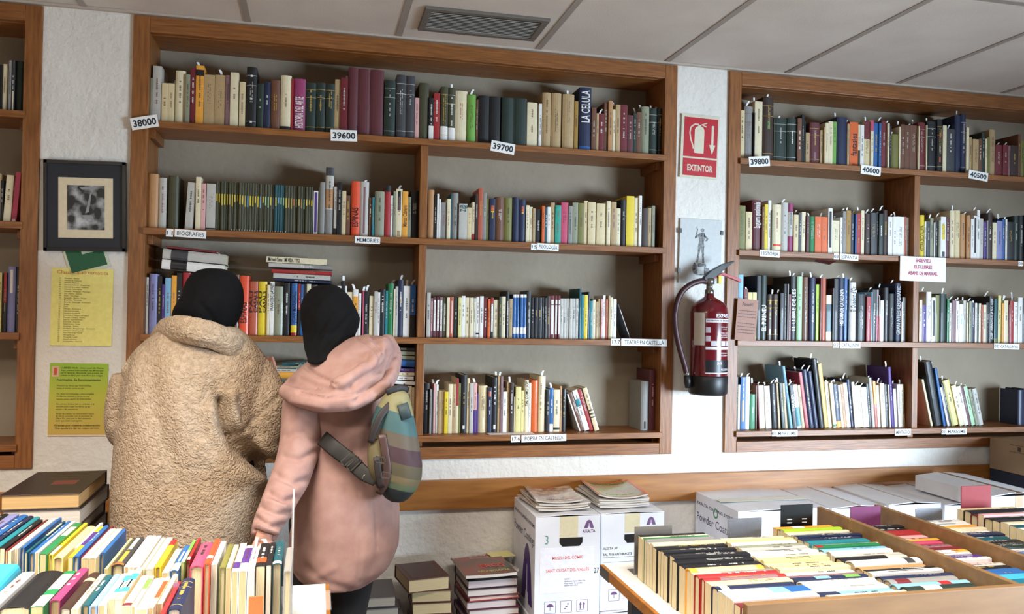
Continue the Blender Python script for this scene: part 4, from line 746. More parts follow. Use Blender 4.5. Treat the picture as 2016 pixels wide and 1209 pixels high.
# album stack: z from .68 upward
z = .68; n = 5; hs = [.046, .040, .042, .050, .046]
def gilt(t, W, D, T):
    mb = MB()
    for i, q in enumerate((.18, .28)): mb.box(-W * .2, W * .3, D * q, D * q + .003, T, T + .0003)
    mb.build('faint_title', mat('#5a3f38', .5), t); MB().box(-W * .05, W * .28, -D * .12, D * .06, T, T + .0003).build('red_ornament', mat('#6a2a2a', .5), t)
for i in range(n):
    k = n - 1 - i; x = .112 + (.006 * (i % 2)) + .004 * i
    flat_volume(.118 - .006 * (i % 3), -.60, z, .212, .36, hs[i] - .0005, '#2a1b19', ['#b9a98c', '#cfc8ba', '#bdb9b0', '#cfcac0', '#c9a671'][i], math.radians(-1 + i * .6), 'dark brown bound album, %s in the stack before the framed print pillar' % (order[k] + (' one' if k == 0 else '')), 'dark albums stacked before the pillar', 'bound_volume', deco=gilt if i == n - 1 else None)
    z += hs[i]

# ---------------------------------------------------------------- floor stacks of books
def stack(cx, cy, W, D, ztop, hts, cols, pgs, rzs, label, group, name='hardback_book', offs=None, topdeco=None, top=None):
    z = ztop
    for i, h in enumerate(hts):
        z -= h
        if z < -.001: break
        dx = offs[i] if offs else random.uniform(-.006, .006)
        flat_volume(cx + dx, cy + random.uniform(-.006, .006), z, (top[0] if top and i == 0 else W), (top[1] if top and i == 0 else D), h - .0006, cols[i % len(cols)], pgs[i % len(pgs)], math.radians(rzs[i % len(rzs)]), label % order[min(i, 12)], group, name, deco=topdeco if i == 0 else None)
    return z
def ornate(t, W, D, T):
    MB().box(-W / 2 + .02, W / 2 - .02, -D / 2 + .02, D / 2 - .02, T, T + .0004).build('inner_panel', mat('#43201c', .4), t)
H1 = .445
hh = [.052] + [.046, .046, .044, .046, .044, .044, .044, .079]
flatrem = H1 - sum(hh); hh[-1] += flatrem
stack(1.325, -.20, .155, .20, H1, hh, ['#532b20', '#4b271d', '#532b20', '#472219'], ['#c9b58c', '#c4b188'], [9, -3, -2, -4, 1, -2, -3, 0, 0], 'dark brown bound volume, %s of the stack between pink coat and magazine pile', 'brown volumes stacked on the floor', 'bound_volume', [-.012, .02, .022, .03, .024, .02, .02, .02, .02], ornate, (.165, .21))
H2 = .425
def stackcols(): return ['#1c1a1f', '#4a2230', '#96372f', '#4a2230', '#5a2030', '#33264e', '#3d2030', '#4a2230', '#33264e', '#2a2028', '#4a2230', '#33264e', '#2a2028']
hh = [.034, .030, .018, .032, .030, .028, .030, .028, .030, .030, .03, .03]; hh.append(H2 - sum(hh))
stack(1.572, -.19, .205, .22, H2, hh, stackcols(), ['#c9bcbc', '#cfc5c0', '#d8b8ae'], [4, 3, 5, 3, 2, 4, 3, 4, 2, 3, 4, 3, 3], 'plum covered hardback, %s of the pile under the history magazines', 'hardbacks piled under history magazines', 'hardback_book', [0, 0, .004, -.002, .01, .0, .008, .0, .004, .006, 0, 0, 0])
H3 = .385
hh = [.040, .040, .040, .040, .040, .038, .038, .038]; hh.append(H3 - sum(hh))
stack(1.135, -.21, .20, .21, H3, hh, ['#4d4648', '#413f44'], ['#a9a294', '#a49f93'], [0, 1, 0, -1, 1, 0, 0, 0, 0], 'grey bound volume, %s of stack behind hem of pink coat', 'grey volumes stacked behind the pink coat', 'bound_volume', [-.03, -.02, 0, 0, .004, 0, .003, 0, 0])
# magazines
def magazine(x, y, z, W, D, T, rz, label, group, cm, deco=None, curl=0.0, tilt=0):
    t = thing('magazine', (x, y, z), label, 'magazine', group, (tilt, 0, rz)); n = 10
    V = []; 
    for k in range(2):
        for j in range(n + 1):
            u = -1 + 2 * j / n; zz = curl * u * u + k * T
            V += [(u * W / 2, -D / 2, zz), (u * W / 2, D / 2, zz + .0)]
    q = 2 * (n + 1); Fc = []
    for j in range(n): a = 2 * j; Fc += [(a, a + 1, a + 3, a + 2), (q + a, q + a + 2, q + a + 3, q + a + 1), (a, a + 2, q + a + 2, q + a), (a + 1, q + a + 1, q + a + 3, a + 3)]
    Fc += [(0, q, q + 1, 1), (2 * n, 2 * n + 1, q + 2 * n + 1, q + 2 * n)]
    me = pmesh('paper_block', V, Fc); me.materials.append(pg_flat('#cfc8bf')); link('paper_block', me, t)
    V2 = [(v[0], v[1], v[2] + .0006) for v in V[q:]]; me = pmesh('cover', V2, [(2 * j, 2 * j + 2, 2 * j + 3, 2 * j + 1) for j in range(n)]); me.materials.append(cm); link('cover', me, t)
    if deco: deco(t, W, D, T, curl)
    return t
def covermat(nm, c1, c2, sc=14): return noisemat(nm, c1, c2, sc, (1, 1, 1), .25, coat=.3)
def dd(items):
    def f(t, W, D, T, curl):
        groups = {}
        for s, col, x, y, size, fit, bold in items:
            mb = groups.setdefault(col, MB()); V, Fc = glyphs(s, size, bold, 1)
            wdt = max(p[0] for p in V) - min(p[0] for p in V); k = fit / wdt
            mb.add([(x + vx * k, y + vy, T + .0014 + curl * ((x + vx * k) / (W / 2)) ** 2) for vx, vy in V], Fc)
        for c_, mb in groups.items(): mb.build('title_lettering', mat(c_, .5), t)
    return f
z = .4255
magazine(1.575, -.14, z, .19, .25, .010, math.radians(14), 'history magazine with pale title strip, on plum hardback pile', None, covermat('mag_history', '#c9bdb4', '#6a5f5a'), dd([('HISTORIA', '#a63a44', -.01, .085, .035, .16, .02)]), .004); z += .0145
magazine(1.560, -.22, z, .205, .215, .011, math.radians(4), 'grey and red ancient history magazine uppermost on plum hardbacks', None, covermat('mag_guerra', '#8a2f26', '#2c3532', 16), dd([('ARQUEOLOGIA', '#b9b46a', .02, -.075, .03, .13, .02), ('EROS', '#c0524a', .03, -.02, .06, .10, .03)]), .002)
o = MB().box(-.05, .05, -.04, .04, 0, .003).build('envelope', mat('#e2d795', .6), loc=(1.665, -.045, .4415), rot=(0, 0, .2)); tag(o, 'pale yellow envelope lying beyond the history magazines', 'envelope')

# ---------------------------------------------------------------- cartons
CARD = noisemat('white_cardboard', '#d3d5dc', '#e2e4ea', 5, (1, 1, 1), .7, .06, 60, 3, 'Object', .003)
TAPE = mat('#d8cfae', .25, 0, .5); BTAPE = mat('#a98c6a', .3, 0, .5); PURP = mat('#4b2f78', .5); PLUMI = mat('#6b4a78', .5)
def alogo(mb, cx, cz, s, u, n_, org):
    """A-shaped emblem: rounded arch with notch"""
    org = Vector(org); u = Vector(u); v = Vector((0, 0, 1))
    out = [(-.5, 0), (-.36, .55), (-.24, .84), (-.12, .97), (0, 1), (.12, .97), (.24, .84), (.36, .55), (.5, 0)]
    inn = [(.16, 0), (.10, .18), (.05, .18), (.03, .62), (0, .66), (-.03, .62), (-.05, .18), (-.10, .18), (-.16, 0)]
    P = out + inn; V = [org + u * (x * s[0] + cx) + v * (z * s[1] + cz) for x, z in P]
    mb.add(V, [(0, 1, 16, 17), (1, 2, 14, 15), (1, 15, 16), (2, 3, 14), (3, 4, 13, 14), (4, 5, 12, 13), (5, 6, 12), (6, 7, 11, 12), (7, 10, 11), (7, 8, 9, 10)])
def carton(x0, x1, y0, y1, z0, z1, label, group=None, flaps='closed', tape=None, name='cardboard_box', m=None, gap=.0):
    t = thing(name, ((x0 + x1) / 2, (y0 + y1) / 2, z0), label, 'box', group); o = t.location; W, D, H = (x1 - x0) / 2, (y1 - y0) / 2, z1 - z0; m = m or CARD; th = .004
    mb = MB(); mb.box(-W, W, -D, -D + th, 0, H).box(-W, W, D - th, D, 0, H).box(-W, -W + th, -D + th, D - th, 0, H).box(W - th, W, -D + th, D - th, 0, H).box(-W + th, W - th, -D + th, D - th, 0, th)
    mb.build('carton_body', m, t, bevel=.001)
    # two long flaps rising a little to the middle
    for s_ in (-1, 1):
        e = W * (1 - gap); zi = .006 + .012 * gap * 4
        V = [(s_ * W, -D, H), (s_ * W, D, H), (s_ * (W - e), D, H + zi), (s_ * (W - e), -D, H + zi)]; V += [(a, b, c_ + .003) for a, b, c_ in V]
        MB().add(V, CUBEF).build('flap', m, t)
    if tape: MB().box(-.024, .024, -D - .001, D + .001, H + .0095, H + .0105).build('packing_tape', tape, t)
    return t, W, D, H
def icon_row(t, D, x, z, s=.022):
    mb = MB(); y = -D - .0008; fr = lambda cx: [mb.box(cx - s, cx + s, y, y + .0004, z + a, z + b) for a, b in ((-s * 1.05, -s), (s, s * 1.05))] + [mb.box(cx + a, cx + b, y, y + .0004, z - s, z + s) for a, b in ((-s * 1.05, -s), (s, s * 1.05))]
    for cx in (x, x + .065, x + .13): fr(cx)
    mb.add([(x + .014 * math.cos(a), y, z + .002 + .012 * math.sin(a)) for a in [PI * i / 8 for i in range(9)]], [tuple(range(9))]); mb.box(x - .0008, x + .0008, y, y + .0004, z - .012, z + .003)
    for a in range(3): mb.box(x + .062 - .006 * a + .006, x + .070 - .006 * a + .006, y, y + .0004, z + .008 - .009 * a, z + .012 - .009 * a)
    for a in (-.007, .007): mb.add([(x + .13 + a - .006, y, z + .004), (x + .13 + a + .006, y, z + .004), (x + .13 + a, y, z + .015)], [(0, 1, 2)]); mb.box(x + .13 + a - .002, x + .13 + a + .002, y, y + .0004, z - .012, z + .004)
    mb.box(x + .118, x + .142, y, y + .0004, z - .016, z - .014); mb.build('handling_symbols', PLUMI, t)
ZBX = .676
def axalta(t, W, D, H, x, z, s=1.0):
    mb = MB(); alogo(mb, x, z, (.040 * s, .032 * s), (1, 0, 0), None, (0, -D - .0008, 0)); lettering(mb, 'AXALTA', .0165 * s, (x, -D - .0008, z - .017 * s), (1, 0, 0), (0, 0, 1), .03, 1, 'CENTER', .052 * s); mb.build('logo', PLUMI, t)
def side_print(t, W, D, H, big=True):
    mb = MB(); lettering(mb, 'AXALTA COATING SYSTEMS', .018, (-W - .0008, 0, H - .045), (0, -1, 0), (0, 0, 1), .02, 1, 'CENTER', 2 * D * .94); lettering(mb, 'Powder Coatings', .05, (-W - .0008, 0, H - .115), (0, -1, 0), (0, 0, 1), .0, 1, 'CENTER', 2 * D * .92); mb.build('side_lettering', mat('#4a4560', .6), t)
    if big: mb = MB(); alogo(mb, .06, H - .36, (.17, .23), (0, -1, 0), None, (-W - .0008, 0, 0)); mb.build('side_emblem', PURP, t)
def handhole(t, D, x, z, w_=.05):
    mb = MB(); y = -D - .0009; mb.add([(x - w_, y, z + .016), (x + w_, y, z + .016), (x + w_, y, z - .004), (x + w_ - .012, y, z - .018), (x - w_ + .012, y, z - .018), (x - w_, y, z - .004)], [tuple(range(6))]); mb.build('hand_hole', mat('#120e0c', .9), t)
t, W, D, H = carton(1.728, 1.992, -.366, -.012, .278, ZBX - .004, 'white carton with red museum address sheet and purple emblem, beside floor book stacks', None)
Hc = H; axalta(t, W, D, H, .085, H - .048); side_print(t, W, D, H); icon_row(t, D, -.068, .045); handhole(t, D, .012, H - .098, .047)
MB().box(-.034, .04, -D - .0008, -D + .002, H - .082, H + .0).build('packing_tape', TAPE, t); MB().box(-.112, .108, -D - .0007, -D, .10, H - .12).build('address_sheet', mat('#e6e7f2', .5), t)
mb = MB(); lettering(mb, 'MUSEU DEL CÒMIC', .017, (.0, -D - .0011, H - .165), (1, 0, 0), (0, 0, 1), .01, 1, 'CENTER', .125); lettering(mb, 'SANT CUGAT DEL VALLÈS', .017, (.0, -D - .0011, H - .213), (1, 0, 0), (0, 0, 1), .01, 1, 'CENTER', .175); mb.build('red_lettering', mat('#d8574c', .6), t)
mb = MB()
for i, s in enumerate(['REMIT:', 'Biblioteca Caixa Llibre Viu', 'Plaça Josep Tarradellas', '08304 MATARÓ']): lettering(mb, s, .008, (-.012, -D - .0011, H - .245 - i * .0085), (1, 0, 0), (0, 0, 1), 0, 1, 'LEFT')
mb.build('small_print', mat('#44464e', .6), t)
mb = MB(); lettering(mb, '3', .05, (-.086, -D - .0009, H - .105), (1, 0, 0), (0, 0, 1), -.012, .8); mb.build('handwritten_number', mat('#3e8f76', .6), t); mb = MB(); lettering(mb, '27', .03, (.118, -D - .0009, H - .225), (1, 0, 0), (0, 0, 1), -.004, .7); mb.build('handwritten_number', mat('#2f3340', .6), t)
t, W, D, H = carton(1.722, 1.99, -.37, -.012, .0015, .270, 'lower white carton under the carton with museum address sheet', None); axalta(t, W, D, H, .07, H - .05)
t, W, D, H = carton(2.000, 2.268, -.350, -.012, .29, ZBX - .006, 'white carton with paint order sticker, beneath the gardening magazines', None)
axalta(t, W, D, H, .078, H - .048); handhole(t, D, .012, H - .098, .047); MB().box(-.034, .03, -D - .0008, -D + .002, H - .075, H).build('packing_tape', TAPE, t); icon_row(t, D, -.075, .06)
MB().box(-.13, .1, -D - .0006, -D, H - .215, H - .125).build('order_sticker', mat('#dfe2e6', .5), t); mb = MB(); lettering(mb, 'ALESTA AP', .014, (-.124, -D - .0010, H - .140), (1, 0, 0), (0, 0, 1), .01, .9, 'LEFT'); lettering(mb, 'RAL 7016 ANTHRACITE', .013, (-.124, -D - .0010, H - .163), (1, 0, 0), (0, 0, 1), .02, .9, 'LEFT'); mb.box(-.124, .09, -D - .001, -D - .0006, H - .171, H - .1698).box(-.124, .09, -D - .001, -D - .0006, H - .19, H - .189); mb.build('sticker_print', mat('#3b3e48', .6), t)
t, W, D, H = carton(2.0, 2.27, -.36, -.012, .0015, .282, 'lower white carton under the one with paint order sticker', None); axalta(t, W, D, H, .03, H - .05)
# magazines on the cartons
zt = ZBX + .010
P = [('#8d6f54', '#c9beb2'), ('#7a5848', '#dfd7cb'), ('#5d4a44', '#c0b7ab')]
for i in range(3): magazine(1.855 + [-.01, -.002, .004][i], -.19 + i * .01, zt + .0075 * i, .215, .28, .0055, math.radians([4, -2, 2][i]), ['pale magazine at bottom of the cookery magazine pile', 'dull paged magazine second from bottom under cookery magazine', 'grey covered magazine just beneath the cookery magazine'][i], 'magazines on the museum carton', covermat('mag_pile%d' % i, *P[i]), None, .006)
magazine(1.852, -.17, zt + .0235, .19, .27, .006, math.radians(-5), 'cookery magazine with red title bar, uppermost on the museum carton', None, covermat('mag_cocina', '#5a2f22', '#c9b39a', 26), dd([('COCINA', '#c43a2c', -.02, .105, .03, .10, .03), ('CHOCOLATE', '#a8483c', .01, -.1, .02, .11, .01)]), .010)
zt = ZBX + .008
for i in range(4): magazine(2.11 + [.0, .006, -.004, .004][i], -.17, zt + .0085 * i, .215, .28, .0065, math.radians([2, -3, 3, -1][i]), ['magazine at bottom of the gardening pile', 'magazine second from bottom of the gardening pile', 'magazine third from bottom of the gardening pile', 'magazine directly under the orange bordered one'][i], 'magazines under the orange bordered one', covermat('mag_g%d' % i, '#a79f98', '#d0cac4'), None, .005)
def orangeframe(t, W, D, T, curl):
    mb = MB()
    for (a, b, c_, d_) in ((-W / 2, W / 2, D / 2 - .012, D / 2), (-W / 2, -W / 2 + .01, -D / 2, D / 2), (W / 2 - .01, W / 2, -D / 2, D / 2), (-W / 2, W / 2, -D / 2, -D / 2 + .006)):
        N_ = 8
        for i in range(N_):
            xa, xb = a + (b - a) * i / N_, a + (b - a) * (i + 1) / N_; f = lambda x: T + .0012 + curl * (x / (W / 2)) ** 2
            mb.add([(xa, c_, f(xa)), (xb, c_, f(xb)), (xb, d_, f(xb)), (xa, d_, f(xa))], [(0, 1, 2, 3)])
    mb.build('orange_border', mat('#e0622c', .3), t); dd([('ESPECIALMENTE', '#3f5a2a', 0, .095, .03, .15, .03), ('NATURAL', '#9db87a', 0, -.1, .022, .12, .01)])(t, W, D, T, curl)
magazine(2.12, -.165, zt + .0345, .205, .28, .006, math.radians(-4), 'orange bordered green magazine on top of the pile above second carton', None, covermat('mag_green', '#6f9a3a', '#9a5a2a', 12), orangeframe, .014)
# right group
t, W, D, H = carton(2.570, 2.985, -.395, -.012, .33, ZBX - .008, 'white carton printed with powder coatings lettering, first past the gap under the extinguisher', None, gap=.0)
side_print(t, W, D, H, False); mb = MB(); MB().box(-.045, .045, -D - .0008, -D + .0005, H - .1, H).build('packing_tape', mat('#cfd2d8', .25, 0, .5), t)
MB().box(-W - .001, W * .96, -.05, .01, H + .0095, H + .0102).build('green_tape', mat('#bcc9bb', .3, 0, .4), t); mb = MB(); V = [(-W - .0012, .0 + .022 * math.cos(a), H - .05 + .022 * math.sin(a)) for a in [2 * PI * i / 16 for i in range(16)]]; V += [(-W - .0012, .0 + .015 * math.cos(a), H - .05 + .015 * math.sin(a)) for a in [2 * PI * i / 16 for i in range(16)]]
mb.add(V, [(i, (i + 1) % 16, 16 + (i + 1) % 16, 16 + i) for i in range(16)]); mb.build('green_ring_mark', mat('#4a8f68', .6), t)
specs = [(3.00, 3.26, -.395, ZBX - .010, 'white carton with brown tape, second along the skirting behind the black bookend', BTAPE), (3.27, 3.53, -.40, ZBX - .004, 'flat topped white carton with brown tape behind the purple bookend', BTAPE), (3.54, 3.80, -.41, ZBX - .012, 'white carton with creased top behind grey bookend of the white books', None)]
for (a, b_, y0, zt_, lab, tp) in specs:
    t, W, D, H = carton(a, b_, y0, -.012, .33, zt_, lab, None, gap=.06, tape=tp); axalta(t, W, D, H, .05, H - .07)
t, W, D, H = carton(3.60, 3.87, -.60, -.155, .682, .742, 'shallow white carton with brown tape lying on top of the carton row behind red bookend', None, gap=.12, tape=BTAPE)
MB().box(-.02, .02, -D - .001, -D, .012, H).build('side_tape', BTAPE, t)
for (a, b_, y0, y1, z1, lab) in [(2.57, 2.985, -.40, -.012, .325, 'carton under the powder coatings carton'), (3.0, 3.26, -.40, -.012, .325, 'carton beneath the second carton along the skirting'), (3.27, 3.53, -.40, -.012, .325, 'carton beneath the flat topped taped carton'), (3.54, 3.80, -.30, -.012, .325, 'carton beneath the creased top carton')]:
    carton(a, b_, y0, y1, .0015, z1 - .012, lab)
# brown carton on dark blue crate
P0 = PY(1948, 862, -.04); zb_ = PY(1948, 922, -.04).z
t, W, D, H = carton(P0.x + .012, P0.x + .45, -.72, -.03, zb_, P0.z - .004, 'brown cardboard carton with handling symbols stacked on dark blue crate', None, m=noisemat('brown_cardboard', '#8f7458', '#a08566', 5, (1, 1, 1), .75), gap=0)
mb = MB()
for i in range(3):
    y = .18 - .17 * i; mb.box(-W - .0008, -W - .0004, y - .045, y + .045, H - .045, H - .043).box(-W - .0008, -W - .0004, y - .045, y + .045, H - .012, H - .010).box(-W - .0008, -W - .0004, y - .02, y + .0, H - .038, H - .018)
mb.build('handling_symbols', mat('#4a3a2e', .6), t)
o = MB().box(P0.x + .012, P0.x + .45, -.73, -.03, .35, zb_ - .001).build('storage_crate', mat('#1f2436', .6), bevel=.006); tag(o, 'dark blue crate under the brown carton at edge of the skirting', 'crate')
o = MB().box(P0.x + .012, P0.x + .45, -.73, -.03, .0, .349).build('storage_crate', mat('#1f2436', .6), bevel=.006); tag(o, 'second dark blue crate on the floor under the upper dark blue crate', 'crate')

# ---------------------------------------------------------------- people
def ellip(mb, c, r, rot=None, n=20, m=12):
    M_ = Matrix.Translation(c) @ ((rot.to_4x4()) if rot else Matrix()); rings = []
    for i in range(1, m):
        a = PI * i / m; rings.append([Vector((r[0] * math.sin(a) * math.cos(2 * PI * k / n), r[1] * math.sin(a) * math.sin(2 * PI * k / n), -r[2] * math.cos(a))) for k in range(n)])
    mb.loft(rings, True, M_)
def rows(mb, L, yc, ry, n=32, e=.9):
    rings = []
    for i, (py, xl, xr) in enumerate(L):
        y = yc[i] if isinstance(yc, (list, tuple)) else yc; r = ry[i] if isinstance(ry, (list, tuple)) else ry
        A, B = PY(xl, py, y), PY(xr, py, y); C_ = (A + B) / 2; rx = (B.x - A.x) / 2; ring = []
        for k in range(n):
            a = 2 * PI * k / n; c_, s_ = math.cos(a), math.sin(a)
            ring.append(Vector((C_.x + rx * math.copysign(abs(c_) ** e, c_), y + YS + r * math.copysign(abs(s_) ** e, s_), C_.z)))
        rings.append(ring)
    mb.loft(rings)
def ptube(mb, L, n=14, flat=None, up=None, sm=0):
    """L: (px, py, y, radius in photo px)"""
    P = [PY(a, b, y) for a, b, y, r in L]; R = [r * (y + 3.4426) / F_PX for a, b, y, r in L]
    if sm: 
        Q = smoothpath(P, sm); RR = [R[min(int(i / sm), len(R) - 1)] * (1 - (i % sm) / sm) + R[min(int(i / sm) + 1, len(R) - 1)] * ((i % sm) / sm) for i in range(len(Q))]; P, R = Q, RR
    mb.tube(P, R, n, flat, up)
def fuse(mb, voxel, it=8, fac=.5):
    me = pmesh('f', mb.v, mb.f); o = bpy.data.objects.new('f', me); COL.objects.link(o)
    r = o.modifiers.new('r', 'REMESH'); r.mode = 'VOXEL'; r.voxel_size = voxel
    if it: s_ = o.modifiers.new('s', 'SMOOTH'); s_.iterations = it; s_.factor = fac
    dg = bpy.context.evaluated_depsgraph_get(); dg.update(); out = bpy.data.meshes.new_from_object(o.evaluated_get(dg)); bpy.data.objects.remove(o); return out
Rn = np.array([[Rcam[i][j] for j in range(3)] for i in range(3)])
def folds(me, creases, namp=0.0, nscale=4.0, fine=0.0, fscale=60.0, zstretch=1.0):
    nv = len(me.vertices); co = np.empty(nv * 3); me.vertices.foreach_get('co', co); co = co.reshape(-1, 3); no = np.empty(nv * 3); me.vertices.foreach_get('normal', no) if hasattr(me, 'vertices') else 0; no = no.reshape(-1, 3)
    d = (co - np.array(CAM)) @ Rn; px = 1008 + F_PX * d[:, 0] / d[:, 1]; py = 604.5 - F_PX * d[:, 2] / d[:, 1]; facing = ((np.array(CAM) - co) * no).sum(1) > 0
    disp = np.zeros(nv)
    for pts, wd_, dep in creases:
        best = np.full(nv, 1e9)
        for (ax, ay), (bx, by) in zip(pts[:-1], pts[1:]):
            vx, vy = bx - ax, by - ay; t = np.clip(((px - ax) * vx + (py - ay) * vy) / (vx * vx + vy * vy), 0, 1); best = np.minimum(best, np.hypot(px - ax - t * vx, py - ay - t * vy))
        disp += np.where(facing, dep * np.exp(-(best / wd_) ** 2), 0)
    if namp or fine:
        for i in range(nv):
            v = Vector(co[i]); v2 = Vector((v.x, v.y, v.z * zstretch))
            if namp: disp[i] += namp * noise.noise(v2 * nscale)
            if fine: disp[i] += fine * noise.noise(v * fscale)
    me.vertices.foreach_set('co', (co + no * disp[:, None]).ravel()); me.update()
    for p in me.polygons: p.use_smooth = True
SKIN = noisemat('skin', '#c48d78', '#cf9a86', 30, rough=.5); BLACKC = noisemat('black_cloth', '#0a0a0c', '#0e0e11', 40, (1, 1, 1), .95, .15, 500, 2, 'Object', .001)
SHERPA = noisemat('sherpa_fleece', '#9f8a72', '#b4a089', 60, (1, 1, 1), .95, 1.0, 130, 3, 'Object', .0045, 0, 'voronoi')
PINK = noisemat('pink_wool', '#9a7770', '#a6857c', 25, (1, 1, 1), .9, .25, 420, 3, 'Object', .0015)
DENIM = mat('#15161a', .8)
def hand(mb, w_, dirv, palm, curl=.5, s=1.0, thumb=1):
    d_ = Vector(dirv).normalized(); n_ = Vector(palm).normalized(); sd = d_.cross(n_).normalized() * thumb; w_ = Vector(w_)
    mb.tube([w_ - d_ * .03, w_, w_ + d_ * .04 * s, w_ + d_ * .085 * s], [.024 * s, .026 * s, .038 * s, .038 * s], 12, (1, .45), n_)
    for k, (off, l) in enumerate([(.028, .066), (.010, .075), (-.009, .070), (-.027, .055)]):
        b0 = w_ + d_ * .082 * s + sd * off * s; q = d_.copy(); P = [b0 - d_ * .015]; r = [.009 * s, .0088 * s, .008 * s, .0068 * s]; P.append(b0)
        for j in range(3): q = (q * math.cos(curl * (.5 + .2 * j)) + n_ * math.sin(curl * (.5 + .2 * j))).normalized(); b0 = b0 + q * l * s * (.45, .3, .25)[j]; P.append(b0)
        mb.tube(P, [r[0], r[0], r[1], r[2], r[3]], 8)
    t0 = w_ + d_ * .02 * s + sd * .025 * s; mb.tube([t0 - d_ * .01, t0 + sd * .02 * s + d_ * .02 * s, t0 + sd * .03 * s + d_ * .045 * s + n_ * .012, t0 + sd * .028 * s + d_ * .07 * s + n_ * .02], [.012 * s, .0105 * s, .0095 * s, .0075 * s], 8)
def head(mb, c, fwd, s=1.0):
    f = Vector(fwd).normalized(); q = f.to_track_quat('-Y', 'Z').to_matrix(); T_ = lambda v: Vector(c) + q @ (Vector(v) * s)
    ellip(mb, T_((0, 0, .02)), (.074 * s, .092 * s, .098 * s), q); ellip(mb, T_((0, -.03, -.045)), (.056 * s, .06 * s, .062 * s), q)
    mb.tube([T_((0, -.088, .015)), T_((0, -.104, -.012)), T_((0, -.09, -.024))], [.007 * s, .012 * s, .009 * s], 8)
    ellip(mb, T_((0, -.088, -.05)), (.022 * s, .008 * s, .008 * s), q)
    for sx_ in (-1, 1): ellip(mb, T_((sx_ * .030, -.074, .012)), (.013 * s, .011 * s, .009 * s), q); ellip(mb, T_((sx_ * .076, .0, -.005)), (.009 * s, .018 * s, .028 * s), q)
def torso_legs(mb, hip, chest, neck, hd, feet, sh, hipw=.085):
    hip, chest, neck, hd = map(Vector, (hip, chest, neck, hd))
    mb.tube([hip - Vector((0, 0, .04)), hip, (hip + chest) / 2, chest, chest + Vector((0, 0, .1))], [.12, .14, .115, .13, .09], 20, (1, .66), (0, -1, 0))
    mb.tube([chest + Vector((0, 0, .08)), neck, hd - Vector((0, 0, .05))], [.07, .055, .052], 14)
    for k, (fx, fy) in enumerate(feet):
        sx_ = -1 if k == 0 else 1; h0 = hip + Vector((sx_ * hipw, 0, -.03))
        mb.tube([h0, Vector((fx, fy - .005, hip.z * .53)), Vector((fx, fy + .01, .08))], [.065, .042, .034], 14)
    for s_ in sh: mb.tube([chest + Vector((0, 0, .09)), Vector(s_)], [.06, .055], 12)

def shoes(t, feet, T0):
    for fx, fy in feet:
        mb = MB(); x, y = fx - T0.x, fy - T0.y
        mb.loft([[(x + sx_ * w_, yy, z) for sx_, z in ((-1, 0), (1, 0), (1, h * .6), (.5, h), (-.5, h), (-1, h * .6))] for yy, w_, h in ((y - .07, .03, .05), (y - .05, .036, .09), (y, .036, .1), (y + .06, .04, .06), (y + .13, .042, .045), (y + .17, .025, .03))])
        mb.build('shoe', mat('#101012', .5), t, True)
def local(me, T0):
    me.transform(Matrix.Translation(-T0)); return me
def put(name, me, t, m, T0):
    me.name = name; local(me, T0); o = link(name, me, t); me.materials.clear(); me.materials.append(m); return o

# --- person in beige fleece coat
YS = 0.07
T0 = Vector((.54, -.62, 0)); t = thing('person', T0, 'person in beige fleece coat and black headscarf, seen from behind, reaching to the shelf', 'person'); PL = t
LF = [(.45, -.54), (.64, -.54)]
mb = MB(); HC = PY(418, 592, -.61)
torso_legs(mb, (.54, -.54, .84), (.56, -.53, 1.16), PY(412, 650, -.62), HC, LF, [PY(500, 738, -.62), PY(268, 745, -.62)])
head(mb, HC - Vector((0, 0, .012)), (.62, .76, -.2), .90)
mb.tube([PY(500, 738, -.62), PY(515, 850, -.62), PY(533, 792, -.30), PY(533, 762, -.22)], [.05, .042, .032, .026], 12)
hand(mb, PY(534, 757, -.20), PY(528, 700, -.08) - PY(534, 757, -.20), (-.5, .3, .8), .35, .95, -1)
mb.tube([PY(268, 745, -.62), PY(250, 850, -.58), PY(285, 800, -.32), PY(300, 790, -.26)], [.05, .042, .032, .026], 12)
hand(mb, PY(302, 788, -.25), (.2, .9, .3), (0, -.3, .9), .5, .95, 1)
me = fuse(mb, .0055, 3); folds(me, []); put('body', me, t, SKIN, T0)
# trousers
mb = MB()
mb.tube([(.54, -.54, .95), (.54, -.54, .80)], [.16, .165], 20, (1, .75), (0, -1, 0))
for k, (fx, fy) in enumerate(LF): mb.tube([(.54 + (-.08 if k == 0 else .08), -.54, .84), (fx, fy, .45), (fx, fy, .07)], [.1, .075, .06], 16)
me = fuse(mb, .012, 4); folds(me, [], .004, 8); put('trousers', me, t, DENIM, T0); shoes(t, LF, T0)
